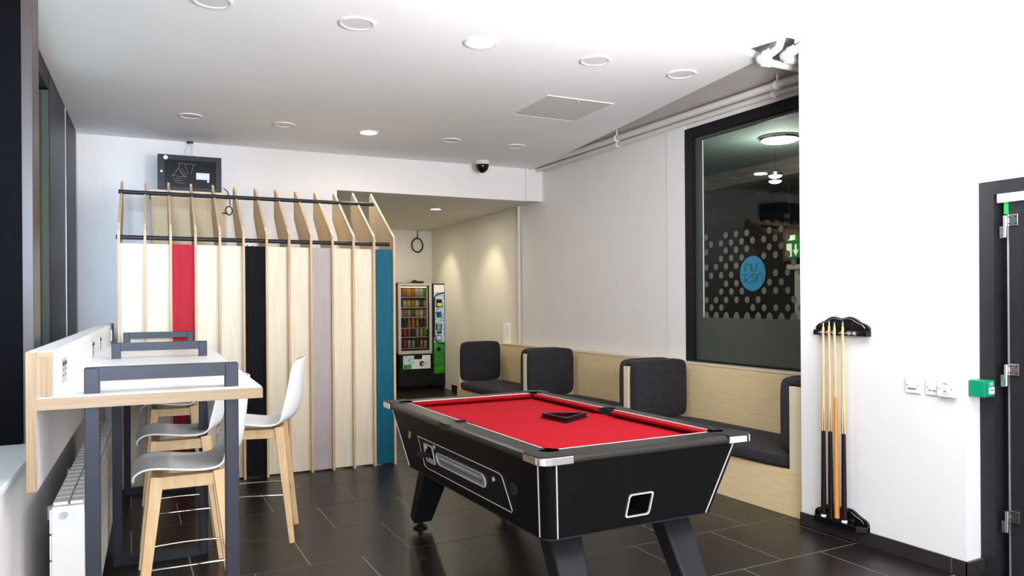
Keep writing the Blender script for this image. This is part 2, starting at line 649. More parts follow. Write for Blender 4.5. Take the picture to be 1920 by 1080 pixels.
# a faint service duct panel on the back wall at the left
struct(MB().box(-0.50, -0.44, 8.262, 8.28, 0.86, 2.75).build('trim_3', 'wall_white', rz=-A2))
struct(MB().box(WX - .008, WX, 5.42, 5.68, .89, CEIL + .1).build('trim_5', 'wall_pillar'))
# pillar wall with the cue rack, turned back to the door
wp = MB()
wp.box(3.90, 4.85, 2.34, 3.40, 0, CEIL + .10)
wp.box(4.03, 4.25, -2.0, 2.34, 2.06, CEIL + .04)
wp.box(4.03, 4.25, -2.0, 1.18, 0, 2.06)
struct(wp.build('wall_pillar', 'wall_pillar'))
# rear end of the room, left and right of the glazed front
wz = MB()
wz.box(-1.5, 4.3, -2.3, -2.15, 2.75, CEIL + .04)
wz.box(-1.5, -0.9, -2.3, -2.15, 0, 2.75)
wz.box(3.7, 4.3, -2.3, -2.15, 0, 2.75)
struct(wz.build('wall_front', 'wall_white'))

# skirting tiles of the pillar wall
bb = struct(MB().box(3.889, 3.899, 2.335, 3.398, 0, 0.079).build('baseboard_pillar', 'grout'))
sk = MB().box(-0.007, 0.006, -0.001, 0.001, 0, 0.08)
for y0, y1 in ((3.003, 3.402), (2.415 + .0, 2.997), (2.326, 2.409)):
    MB().box(3.884, 3.897, y0, y1, 0, 0.082).build('skirting_tile', 'skirting_tile', bb, bevel=.002)
MB().box(3.884, 4.03, 2.318, 2.338, 0, 0.082).build('skirting_tile', 'skirting_tile', bb, bevel=.002)
bb2 = struct(MB().prism([(4.865, 11.4), (4.885, 11.4), (4.905, 12.32), (4.885, 12.32)], lambda x, y: (x, y, 0), lambda x, y: (x, y, .1)).build('baseboard_alcove', 'skirting_tile'))
MB().prism([(4.718, 9.2), (4.736, 9.2), (4.865, 11.4), (4.85, 11.4)], lambda x, y: (x, y, 0), lambda x, y: (x, y, .1)).build('skirting_tile', 'skirting_tile', bb2)
MB().box(1.85, 4.04, 12.30, 12.32, 0, .1).build('skirting_tile', 'skirting_tile', bb2)

# ---------------------------------------------------------------- window 1 (right)
w1 = struct(MB().ring([(5.415, .886), (3.3, .886), (3.3, 3.045), (5.415, 3.045)],
                      [(5.325, .905), (3.35, .905), (3.35, 2.955), (5.325, 2.955)],
                      lambda y, z: (WX - .012, y, z), lambda y, z: (WX + .06, y, z)).build('window_1', 'window_black', bevel=.003))
MB().ring([(5.325, .900), (3.35, .900), (3.35, 2.955), (5.325, 2.955)],
          [(5.245, .912), (3.38, .912), (3.38, 2.93), (5.245, 2.93)],
          lambda y, z: (WX + .04, y, z), lambda y, z: (WX + .07, y, z)).build('glazing_frame', 'frost_film', w1)
MB().box(WX + .05, WX + .054, 3.38, 5.25, .91, 2.93).build('glass_pane', 'window_glass', w1)
MB().box(WX + .042, WX + .049, 5.228, 5.236, 1.3, 2.92).build('silver_strip', 'silver_line', w1)
MB().box(WX + .045, WX + .049, 3.38, 5.245, .912, 1.295).build('frosted_film', 'frost_film', w1)
dot = MB()
dot.prism([(0.0255 * math.cos(2 * PI * k / 20), 0.0285 * math.sin(2 * PI * k / 20)) for k in range(20)],
          lambda y, z: (WX + .045, y, z), lambda y, z: (WX + .049, y, z))
d0 = dot.build('film_dot', 'dot_film', w1)
ZR = [1.387, 1.454, 1.528, 1.597, 1.673, 1.750, 1.819, 1.889, 1.956, 2.025]
rows = [[0, 1, 2, 5, 6, 7, 8, 9], [0, 1, 2, 3, 4, 5, 8, 9], [0, 2, 3, 4, 6, 7, 8], [0, 2, 3, 6, 7, 9], [0, 1, 2, 3, 7, 8, 9],
        [0, 1, 2, 3, 8, 9], [0, 2, 3, 4, 6, 7, 8], [0, 2, 3, 4, 6, 7], [0, 1, 2, 3, 4, 5, 6, 7, 8, 9], [0, 2, 3, 4, 6, 7, 9]]
fd = True
for k in range(10):
    st = 5.258 if k % 2 == 0 else 5.198
    for j in rows[k]:
        o = d0 if fd else d0.copy()
        if not fd:
            C.objects.link(o)
        fd = False
        o.location = (0, st - 0.1245 * j, ZR[k])
big = MB()
for j in range(-0, 11):
    y = 5.198 - 0.1242 * j
    big.prism([(y + 0.033 * math.cos(PI * k / 14), 1.295 + 0.052 * math.sin(PI * k / 14)) for k in range(15)],
              lambda y, z: (WX + .045, y, z), lambda y, z: (WX + .049, y, z))
big.build('film_scallop', 'dot_film', w1)
# logo disc
LGY, LGZ = 4.632, 1.676
lg = MB().prism([(LGY + 0.143 * math.cos(2 * PI * k / 48), LGZ + 0.148 * math.sin(2 * PI * k / 48)) for k in range(48)],
                lambda y, z: (WX + .041, y, z), lambda y, z: (WX + .0445, y, z)).build('logo_disc', 'logo_blue', w1)


def lgp(a, b):
    return (WX + .0395, LGY - (a - 415) / 252 * 0.143, LGZ - (b - 572) / 350 * 0.148)


def arc(cx, cy, rx, ry, a0, a1, n=12):
    return [(cx + rx * math.cos(R(a0 + (a1 - a0) * k / n)), cy - ry * math.sin(R(a0 + (a1 - a0) * k / n))) for k in range(n + 1)]


strokes = [[(262, 425), (262, 530)],
           [(290, 530)] + arc(337, 430, 47, 57, 180, 0) + [(385, 530)],
           [(403, 372)] + arc(448, 475, 46, 56, 180, 360) + [(495, 372)],
           [(265, 565)] + arc(225, 705, 40, 40, 0, -80),
           [(215, 597), (268, 597)],
           [(292, 590)] + arc(325, 625, 35, 36, 90, -70, 8) + arc(325, 705, 38, 38, 130, 270, 8) + [(368, 743)],
           arc(438, 665, 55, 80, 150, -150, 18),
           [(390, 625), (488, 705)],
           [(515, 740)] + arc(562, 640, 49, 64, 180, 0) + [(611, 740)]]
ml = MB()
for st_ in strokes:
    ml.tube([lgp(*p) for p in st_], 0.0024, 6)
ml.build('logo_lettering', 'logo_ink', lg)

# dark corridor beyond the window
struct(MB().box(4.95, 9.5, 2.0, 10.5, 3.12, 3.2).build('corridor_ceiling', 'corridor_ceiling'))
struct(MB().box(4.95, 9.5, 2.0, 10.5, -.1, 0).build('corridor_floor', 'corridor_floor'))
struct(MB().box(9.0, 9.2, 2.0, 10.5, 0, 3.12).build('corridor_wall', 'corridor_wall'))
struct(MB().box(4.95, 9.0, 9.6, 9.8, 0, 3.12).build('corridor_wall', 'corridor_wall'))
struct(MB().box(4.95, 9.0, 2.0, 2.2, 0, 3.12).build('corridor_wall', 'corridor_dark'))
struct(MB().box(7.0, 7.25, 2.2, 9.6, 2.93, 3.12).build('corridor_beam', 'corridor_brick'))
struct(MB().box(8.2, 8.3, 6.9, 9.6, 0, 2.7).build('corridor_wall', 'corridor_dark'))
mc = MB().box(6.9, 7.0, 5.4, 6.10, 0, 1.80)
mc.box(6.88, 7.02, 5.4, 6.20, 1.80, 1.86)
tag(mc.build('tall_cabinet', 'corridor_cream', bevel=.005), 'cream upright cabinet edge seen in the dark corridor beyond the window', 'cabinet')
mc = MB()
prev = None
for k in range(9):
    y = 6.9 - k * 0.16
    mc.box(7.6, 7.68, y - .155, y, 1.95 + .05 * math.sin(k * 1.3), 2.38 - 0.02 * k)
    mc.tube([(7.64, y - .07, 2.3), (7.64, y - .07, 3.12)], .004, 5)
tag(mc.build('draped_banner', 'corridor_tan', bevel=.01), 'brown scalloped drape hanging in the dark corridor beyond the window', 'drape')
es = thing('exit_sign', 'lit green exit sign with white down arrow, seen through the dark window', 'sign', (6.0, 5.26, 1.95))
MB().box(-.02, .02, -.20, .13, -.08, .08).build('sign_box', 'exit_green', es, bevel=.004)
MB().box(-.024, -.021, .055, .12, -.065, .065).build('sign_panel', 'exit_white', es)
ar = MB().prism([(-.03, .0), (-.006, .0), (-.006, .055), (.014, .055), (.014, .0), (.038, .0), (.004, -.06)],
                lambda y, z: (-.026, y, z), lambda y, z: (-.022, y, z))
ar.build('arrow', 'exit_white', es)
MB().box(-.02, .02, -.20, .13, .09, .15).build('upper_strip', 'exit_green', es)
MB().box(-.024, -.021, .04, .11, .10, .14).build('sign_panel', 'exit_white', es)
MB().tube([(0, -.05, .16), (0, -.05, 1.17)], .008, 8).build('hanging_rod', 'black_metal', es)
MB().box(-.024, -.021, .01, .09, .10, .15).build('sign_panel', 'exit_white', es)
for n_, (x, y, z, r, lab) in enumerate([(5.99, 5.47, 3.10, 0.19, 'large round lit ceiling lamp seen through the window, nearest the glass'),
                                        (6.82, 6.30, 2.86, 0.075, 'farther of two small lit disc lamps deep beyond the window'),
                                        (6.53, 6.03, 2.86, 0.075, 'nearer of two small lit disc lamps deep beyond the window')]):
    t = thing('disc_lamp', lab, 'lamp', (x, y, z), 0, 'round lamps beyond the window')
    MB().lathe([(r * 1.04, 0.02), (r * 1.06, 0.0), (r * 1.0, -0.015)], n=36).build('lamp_rim', 'steel', t)
    MB().lathe([(r, -0.012), (r * .85, -0.03), (r * .5, -.042), (0.0001, -.048)], n=36).build('lamp_diffuser', 'disc_lit', t)
    if z < 3:
        MB().tube([(0, 0, 0.02), (0, 0, 3.12 - z)], .002, 6).build('lamp_stem', 'black_metal', t)

# ---------------------------------------------------------------- window 2 (left), its posts and an added wall outside that blocks the sky
w2 = struct(MB().ring([(3.80, .885), (8.02, .885), (8.02, 3.10), (3.80, 3.10)],
                      [(3.86, .94), (7.96, .94), (7.96, 2.96), (3.86, 2.96)],
                      lambda y, z: (-.66, y, z), lambda y, z: (-.74, y, z)).build('window_2', 'window_black', rz=-A2))
MB().box(-.655, -.74, 6.14, 7.20, .885, 3.08).build('mullion', 'graphite_metal', w2, bevel=.004)
MB().box(-.648, -.656, 7.135, 7.155, .9, 3.08).build('mullion_seal', 'alu', w2)
MB().box(-.65, -.74, 7.22, 8.02, .885, 3.08).build('mullion', 'window_black', w2, bevel=.004)
MB().box(-.70, -.706, 3.86, 6.14, .94, 2.96).build('glass_pane', 'side_glass', w2)
MB().box(-.66, -.70, 6.09, 6.12, .95, 2.95).build('glass_edge', 'frost_film', w2)
t2 = struct(MB().box(-.485, -.70, 3.60, 3.80, .885, CEIL).build('trim_4', 'post_black', rz=-A2, bevel=.004))
MB().box(-.445, -.486, 3.61, 3.80, .885, CEIL).build('jamb_face', 'jamb_grey', t2, bevel=.003)
struct(MB().box(-3.2, -3.0, -2.5, 10, 0, 6).build('sky_screen', 'outside_grey', rz=-A2))  # added dull facade, keeps the bright world light from whitening the left glass

# ---------------------------------------------------------------- door 1 (right edge)
d1 = struct(MB().ring([(2.335, 0), (1.18, 0), (1.18, 2.06), (2.335, 2.06)][::-1],
                      [(2.262, -.001), (1.25, -.001), (1.25, 1.99), (2.262, 1.99)][::-1],
                      lambda y, z: (4.022, y, z), lambda y, z: (4.16, y, z)).build('door_1', 'door_black', bevel=.003))
MB().box(4.055, 4.10, 1.26, 2.205, .01, 1.985).build('door_leaf', 'door_black', d1, bevel=.003)
MB().box(4.048, 4.056, 1.26, 2.128, .06, 1.93).build('leaf_panel', 'black_metal', d1, bevel=.002)
MB().box(4.07, 4.08, 2.212, 2.222, .01, 1.985).build('door_seal', 'alu', d1)
MB().box(4.11, 4.15, 2.20, 2.262, .0, 1.99).build('rebate', 'window_black', d1)
MB().box(4.03, 4.05, 1.5, 2.25, 1.945, 2.005).build('door_closer_rail', 'plastic_white', d1, bevel=.003)
MB().box(4.05, 4.055, 2.205, 2.226, 1.885, 1.945).build('green_tag', 'green_tag', d1)
for z in (1.82, 1.055, .302):
    h = MB().lathe([(.009, -.055), (.009, .055)], (4.035, 2.213, z), 14).build('hinge', 'steel', d1)
    MB().box(4.044, 4.050, 2.155, 2.208, z + .0, z + .06).build('hinge_plate', 'steel', h, bevel=.002)
    MB().box(4.034, 4.040, 2.215, 2.240, z - .06, z + .0).build('hinge_plate', 'steel', h, bevel=.002)
    sc_ = MB()
    for yy in (2.166, 2.197):
        for zz in (.013, .047):
            sc_.lathe([(.004, -.002), (.003, .0)], (4.0435, yy, z + zz), 8, 'x')
    sc_.build('screws', 'black_metal', h)

# ================================================================== CEILING FITTINGS
litn = 0
for row, (ly, names) in enumerate([(4.36, ['near row']), (7.11, ['far row'])]):
    for i, lx in enumerate([.295, 1.09, 1.88, 2.735, 3.47]):
        lit = (i == 2)
        pos = ['leftmost', 'second from left', 'middle', 'second from right', 'rightmost'][i]
        lab = '%s round recessed ceiling downlight, %s of the %s of five' % ('lit' if lit else 'unlit', pos, names[0])
        t = Lthing('ceiling_downlight', lab, 'ceiling light', lx, ly, CEIL, 'recessed downlights in the main ceiling')
        r = .108 if row == 0 else .10
        MB().lathe([(r, .001), (r, -.006), (r - .006, -.010), (r - .018, -.008), (r - .022, .001)], n=36).build('trim_ring', 'ring_white', t)
        MB().lathe([(r - .02, -.003), (0.0001, -.0045)], n=36).build('diffuser', 'lamp_lit' if lit else 'lamp_unlit', t)
        if lit:
            d = bpy.data.lights.new('downlight_glow', 'AREA')
            d.shape = 'DISK'
            d.size = .16
            d.energy = 9
            d.color = (1, .93, .82)
            o = bpy.data.objects.new('downlight_glow', d)
            C.objects.link(o)
            p = LW(lx, ly)
            o.location = (p[0], p[1], CEIL - .02)
for (x, y, lit, lab) in ((3.70, 11.45, 1, 'lit recessed downlight in the lowered alcove ceiling, nearer the vending machine'),
                         (3.78, 9.35, 2, 'lit recessed downlight in the lowered alcove ceiling, nearer the bulkhead')):
    t = thing('alcove_downlight', lab, 'ceiling light', (x, y, 2.705), 0, 'downlights in the alcove')
    MB().lathe([(.095, .001), (.095, -.008), (.075, -.008), (.070, .001)], n=30).build('trim_ring', 'steel' if lit == 2 else 'plastic_white', t)
    MB().lathe([(.072, -.003), (.0001, -.004)], n=30).build('diffuser', 'lamp_warm', t)
for (x, y) in ((3.70, 11.3), (3.78, 9.5)):
    area('alcove_glow', (x, y, 2.66), (x, y, 0), .15, .15, 6.5, (1, .9, .72))
for (x, y, tx, ty) in ((4.2, 11.2, 4.95, 11.6), (4.15, 9.4, 4.8, 9.75)):
    d = bpy.data.lights.new('alcove_spot', 'SPOT')
    d.energy = 17
    d.color = (1, .88, .62)
    d.spot_size = R(75)
    d.spot_blend = .7
    d.shadow_soft_size = .05
    o = bpy.data.objects.new('alcove_spot', d)
    C.objects.link(o)
    o.location = (x, y, 2.66)
    o.rotation_euler = (Vector((tx, ty, 0.9)) - Vector(o.location)).to_track_quat('-Z', 'Y').to_euler()

t = Lthing('access_hatch', 'square cream access hatch set flush in the white ceiling', 'hatch', 3.155, 5.575, CEIL)
MB().box(-.305, .305, -.32, .32, -.004, .0).build('hatch_panel', 'hatch_cream', t)
MB().ring([(-.315, -.33), (.315, -.33), (.315, .33), (-.315, .33)], [(-.307, -.322), (.307, -.322), (.307, .322), (-.307, .322)],
          lambda x, y: (x, y, -.006), lambda x, y: (x, y, 0)).build('hatch_frame', 'ring_white', t)
MB().lathe([(.012, 0), (.010, -.008)], (-.0, -.28, -.003), 12).build('hatch_lock', 'steel', t)

p = LW(3.47, 8.02)
t = thing('dome_camera', 'small dark smoked dome camera on the ceiling by the back wall', 'security camera', (p[0], p[1], CEIL))
MB().lathe([(.085, 0), (.088, -.012), (.080, -.045)], n=30).build('camera_base', 'hatch_cream', t)
MB().lathe([(.076, -.045), (.076, -.07), (.066, -.10), (.045, -.125), (.02, -.138), (.0001, -.142)], n=30).build('smoked_dome', 'gloss_black', t)

# pipes along the top of the window wall
t = thing('wall_pipe', 'upper of two long white pipes running along top of the window wall', 'pipe', (4.52, 8.2, 3.115), 0, 'pipes along the window wall')
MB().tube([(0, 0, 0), (.0, -4.9, .0)], .030, 14).build('pipe_run', 'pipe_white', t)
for yy in (-1.95, -4.05, -.05):
    c_ = MB().lathe([(.037, -.012), (.037, .012)], (0, yy, 0), 16, 'y')
    c_.tube([(0, yy, .03), (0, yy, .085)], .005, 6)
    c_.build('pipe_clip', 'plastic_white', t)
t = thing('wall_pipe', 'lower of two long white pipes running along top of the window wall', 'pipe', (4.62, 8.15, 3.085), 0, 'pipes along the window wall')
MB().tube([(0, 0, 0), (0, -4.85, 0)], .026, 14).build('pipe_run', 'pipe_white', t)
for yy in (-1.78, -3.88):
    c_ = MB().lathe([(.032, -.012), (.032, .012)], (0, yy, 0), 16, 'y')
    c_.tube([(0, yy, .03), (0, yy, .11)], .005, 6)
    c_.build('pipe_clip', 'plastic_white', t)
for (y, z, x0, lab) in ((3.66, 3.060, 3.77, 'front one of two white elbow pipes below ceiling corner'),
                        (3.54, 3.060, 3.86, 'rear one of two white elbow pipes below ceiling corner')):
    t = thing('elbow_pipe', lab, 'pipe', (x0, y, z), 0, 'elbow pipes at the ceiling corner')
    L_ = .93 if x0 < 3.8 else .83
    MB().tube([(L_, 0, .0), (.10, 0, 0), (.05, -.008, 0), (.018, -.035, 0), (.004, -.08, 0), (0, -.17, 0), (-.0, -.215, .015), (0, -.235, .06), (0, -.235, .13)], .026, 16).build('pipe_run', 'plastic_white', t)
    MB().lathe([(.033, -.03), (.033, .03)], (.12, 0, 0), 18, 'x').build('pipe_collar', 'plastic_white', t)
    MB().lathe([(.033, -.02), (.033, .02)], (0, -.12, 0), 18, 'y').build('pipe_collar', 'plastic_white', t)
# vertical pipe in the alcove corner and a blanking plate
t = thing('riser_pipe', 'thin vertical white pipe up the wall left of the benches', 'pipe', (4.675, 8.66, .9))
MB().tube([(0, 0, 0), (0, 0, 1.805)], .022, 12).build('pipe_run', 'pipe_white', t)
MB().lathe([(.027, 0), (.027, .03)], (0, 0, 1.2), 14).build('pipe_collar', 'pipe_white', t)
tag(MB().box(4.705, 4.73, 8.99, 9.2, .82, 1.15).build('blanking_plate', 'plastic_white', bevel=.004), 'narrow white boxed panel on the alcove wall above the bench', 'wall panel')
t = thing('cable_coil', 'black cable coil hanging on alcove wall above the vending machine', 'cable', (4.62, 12.29, 2.45))
MB().tube([(.10 * math.cos(2 * PI * k / 24), 0, .12 * math.sin(2 * PI * k / 24)) for k in range(24)], .012, 8, True).build('cable_loop', 'black_plastic', t)
MB().tube([(.0, 0, .12), (.01, 0, .25)], .008, 8).build('cable_tail', 'black_plastic', t)

# ================================================================== SLATTED HOUSE-SHAPED BOOTH
bo = Lthing('slatted_booth', 'house-shaped plywood booth of upright ribs with coloured panels by back wall', 'booth', .85, 6.5)
X0, XP = -.245 - .85, .1825


def rib_poly():
    # y (depth), z
    return [(0, 0), (0, 2.035), (.745, 2.50), (.775, 2.527), (.81, 2.50), (.83, 2.42), (.83, 2.26), (.43, 1.93), (.43, 0)]


rb = MB().prism(rib_poly(), lambda y, z: (-.009, y, z), lambda y, z: (.009, y, z)).build('rib', 'birch_rib', bo)
fe = MB().box(-.0092, .0092, -.0015, .0, 0, 2.035)
fe.hexa([(-.0092, -.001, 2.034), (.0092, -.001, 2.034), (.0092, .001, 2.034), (-.0092, .001, 2.034),
         (-.0092, .744, 2.502), (.0092, .744, 2.502), (.0092, .746, 2.499), (-.0092, .746, 2.499)])
fe.build('ply_edge', 'ply_edge', rb)
for i in range(13):
    o = rb if i == 0 else copy_tree(rb, bo)
    o.location = (X0 + i * XP, 0, 0)
    if i in (5,):
        o.rotation_euler = (0, 0, 0)
cols = ['birch', 'birch', 'panel_red', 'birch', 'birch', 'panel_black', 'birch', 'birch', 'panel_mauve', 'birch', 'birch', 'panel_teal']
lab = {'panel_red': 'red stained panel', 'panel_black': 'black stained panel', 'panel_mauve': 'mauve grey stained panel', 'panel_teal': 'teal blue stained panel'}
for i, cm in enumerate(cols):
    x = X0 + i * XP
    pn = MB().box(x + .0095, x + XP - .0095, .05 if cm == 'birch' else .035, .062, .012, 1.928)
    pn = pn.build('panel', cm, bo)
    if cm in lab:
        pn['label'] = lab[cm]
for (y, z) in ((.05, 1.975), (.57, 2.398)):
    MB().tube([(X0 - .02, y, z), (X0 + 12 * XP - .03, y, z)], .0175, 14).build('rod', 'black_metal', bo)

# plywood box on the wall and network cabinet on it
t = Lthing('plywood_box', 'pale plywood box against back wall carrying the black wall cabinet', 'box', .32, 8.27)
MB().box(-.34, .33, -.36, -.0, 0, 2.50).build('box_body', 'birch_warm', t)
MB().box(-.36, .35, -.40, 0, 2.50, 2.545).build('box_top', 'birch_rib', t, bevel=.002)
t = Lthing('network_cabinet', 'black glass-fronted network cabinet standing above the booth ribs', 'cabinet', .322, 8.27, 2.546)
MB().box(-.285, .285, -.36, 0, 0, .345).build('cabinet_body', 'black_metal', t, bevel=.003)
dr = MB().ring(rrect(-.285, .285, 0, .345, .004, 2), rrect(-.225, .235, .035, .30, .004, 2), lambda x, z: (x, -.375, z), lambda x, z: (x, -.36, z)).build('door_frame', 'black_metal', t)
MB().box(-.225, .235, -.369, -.365, .035, .30).build('glass_door', 'gloss_black', t)
MB().box(.055, .175, -.3715, -.3695, .12, .185).build('paper_label', 'wall_cool', t)
for (x, z) in ((-.252, .18), (.162, .105)):
    MB().lathe([(.011, -.381), (.009, -.374)], (x, 0, z), 14, 'y').build('door_lock', 'plastic_white', t)
sc = MB()
for st_ in ([(-.11, .27), (.06, .262)], [(-.09, .268), (-.10, .22), (-.16, .14)], [(-.045, .265), (-.02, .17)], [(.03, .262), (.012, .17)],
            [(-.09, .20), (-.075, .215), (-.055, .19), (-.03, .14), (-.06, .15), (-.09, .20)], [(-.16, .14), (-.13, .15), (-.10, .135), (-.03, .14)],
            [(-.15, .12), (-.07, .118)], [(-.15, .10), (-.06, .098)], [(-.15, .08), (-.05, .075)]):
    sc.tube([(x, -.3705, z) for x, z in st_], .0012, 5)
sc.build('wire_reflection', 'alu', t)  # reflection of wires in the glass door, drawn as thin pale lines
MB().lathe([(.02, -.379), (.012, -.374)], (-.215, 0, .315), 12, 'y').build('top_badge', 'plastic_white', t)
for x in (-.15, -.13, -.08, -.05, .03):
    MB().tube([(x, -.30, .345), (x, -.30, .362)], .003, 6).build('cable_stub', 'black_plastic', t)
t = Lthing('hanging_cable', 'thin looped wires dropping from ceiling hook to black cabinet', 'cable', .337, 8.24, 3.095)
MB().box(-.03, .03, -.02, .02, -.015, .0).build('hook_plate', 'black_metal', t)
MB().tube([(0, 0, -.01), (-.03, 0, -.06), (-.055, -.02, -.19)], .0035, 6).build('wire', 'hatch_cream', t)
MB().tube([(0, 0, -.01), (.022, 0, -.06), (.025, -.02, -.19)], .0035, 6).build('wire', 'hatch_cream', t)
t = Lthing('cable_coil', 'small black cable coil hanging from the network cabinet beside a booth rib', 'cable', .66, 7.86, 2.40)
MB().tube([(-.04, 0, .19), (.0, 0, .16), (.02, 0, .10), (.022, 0, .02)], .005, 6).build('cable_tail', 'black_plastic', t)
MB().tube([(.012 + .03 * math.cos(2 * PI * k / 20), 0, -.03 + .042 * math.sin(2 * PI * k / 20)) for k in range(20)], .006, 8, True).build('cable_loop', 'black_plastic', t)
MB().tube([(-.05, 0, -.055), (.0, 0, -.055)], .006, 6).build('cable_plug', 'black_plastic', t)

# ================================================================== BAR COUNTER
ct = Lthing('bar_counter', 'long white bar counter with pale wood edges along the left window', 'counter', -.05, 4.6)


def cb(name, mat, x0, x1, y0, y1, z0, z1, bev=.001):
    return MB().box(x0 + .05, x1 + .05, y0 - 4.6, y1 - 4.6, z0, z1).build(name, mat, ct, bevel=bev)


cb('counter_top', 'white_laminate', -.357, .350, 2.842, 6.44, 1.146, 1.150, 0)
cb('counter_core', 'oak_edge', -.357, .354, 2.840, 6.442, 1.108, 1.1455)
cb('apron_board', 'white_laminate', -.372, -.345, 2.846, 6.46, .847, 1.107)
cb('apron_edge', 'oak_edge_long', -.375, -.345, 2.838, 2.846, .847, 1.298)
cb('upstand', 'white_laminate', -.372, -.300, 2.846, 4.945, 1.151, 1.300)
cb('upstand', 'white_laminate', -.372, -.301, 4.95, 6.98, 1.151, 1.300)
for (x0, x1, z0, z1, m) in ((-.344, -.300, 1.282, 1.299, 'oak_edge'), (-.316, -.300, 1.151, 1.282, 'oak_edge_long'), (-.344, -.316, 1.151, 1.281, 'oak_core')):
    e = cb('upstand_end', m, x0, x1, 2.838 if m != 'oak_core' else 2.843, 2.846, z0, z1, 0)
cb('upstand_rib', 'oak_edge_long', -.333, -.328, 2.840, 2.843, 1.152, 1.281, 0)
for y, lb in ((3.11, 'double wall socket on counter upstand, nearest of the four'), (4.51, 'double wall socket on counter upstand, second nearest'),
              (5.11, 'double wall socket on counter upstand, third nearest'), (6.52, 'double wall socket on counter upstand, furthest')):
    s_ = Lthing('wall_socket', lb, 'socket', -.300, y, 1.215, 'sockets along the counter upstand')
    MB().box(.0, .008, -.073, .073, -.043, .043).build('socket_plate', 'alu', s_, bevel=.002)
    for k in (-1, 1):
        m_ = MB().box(.008, .009, k * .036 - .004, k * .036 + .004, .0, .012)
        m_.box(.008, .009, k * .036 - .012, k * .036 - .006, -.018, -.012)
        m_.box(.008, .009, k * .036 + .006, k * .036 + .012, -.018, -.012)
        m_.build('pin_holes', 'black_plastic', s_)
        MB().box(.008, .012, k * .036 - .008, k * .036 + .008, .02, .034).build('rocker', 'black_plastic', s_, bevel=.001)

for y, lb in ((2.915, 'graphite steel loop leg through near end of bar counter'), (4.70, 'graphite steel loop leg through middle of bar counter'),
              (6.42, 'graphite steel loop leg at far end of bar counter by booth')):
    f_ = Lthing('counter_frame', lb, 'table leg', .030, y, 0, 'steel loop legs of the bar counter')
    w, hgt, tk = .245, 1.236, .045
    MB().box(-w, -w + tk, -.03, .03, 0, hgt).build('leg', 'graphite_metal', f_, bevel=.003)
    MB().box(w - tk, w, -.03, .03, 0, hgt).build('leg', 'graphite_metal', f_, bevel=.003)
    MB().box(-w + tk, w - tk, -.03, .03, hgt - tk, hgt).build('top_bar', 'graphite_metal', f_)
    MB().box(-w + tk, w - tk, -.03, .03, 0, tk).build('bottom_bar', 'graphite_metal', f_)

# radiator under the counter
rd = Lthing('radiator', 'white panel radiator with louvred front under the bar counter', 'radiator', -.29, 4.25, .12)
H_ = .60
MB().box(-.050, .045, -1.04, 1.04, .0, H_ - .012).build('radiator_core', 'radiator_white', rd)
MB().box(-.054, .05, -1.052, -1.040, 0, H_ - .012).build('end_panel', 'radiator_white', rd, bevel=.002)
MB().box(-.054, .05, 1.040, 1.052, 0, H_ - .012).build('end_panel', 'radiator_white', rd, bevel=.002)
tp = MB()
for k in range(26):
    y = -1.03 + k * .0805
    tp.box(-.050, -.004, y, y + .072, H_ - .011, H_)
    tp.box(.004, .046, y, y + .072, H_ - .011, H_)
tp.build('top_grille', 'radiator_white', rd)['kind'] = 'stuff'
for k in range(8):
    MB().box(.047, .054, -1.035, 1.035, .012 + k * .0705, .012 + k * .0705 + .060).build('louvre', 'radiator_white', rd, bevel=.002)
for k in range(6):
    MB().box(-.062, -.0505, -1.045, 1.03, .01 + k * .096, .01 + k * .096 + .088).build('rear_louvre', 'radiator_white', rd, bevel=.001)
MB().lathe([(.013, -1.060), (.013, -1.052)], (-.015, 0, H_ - .045), 16, 'y').build('blanking_cap', 'alu', rd)
MB().box(-.15, -.058, -.3, -.27, .36, .42).build('wall_bracket', 'radiator_white', rd)
MB().box(-.15, -.058, .55, .58, .36, .42).build('wall_bracket', 'radiator_white', rd)

# ================================================================== BAR STOOLS


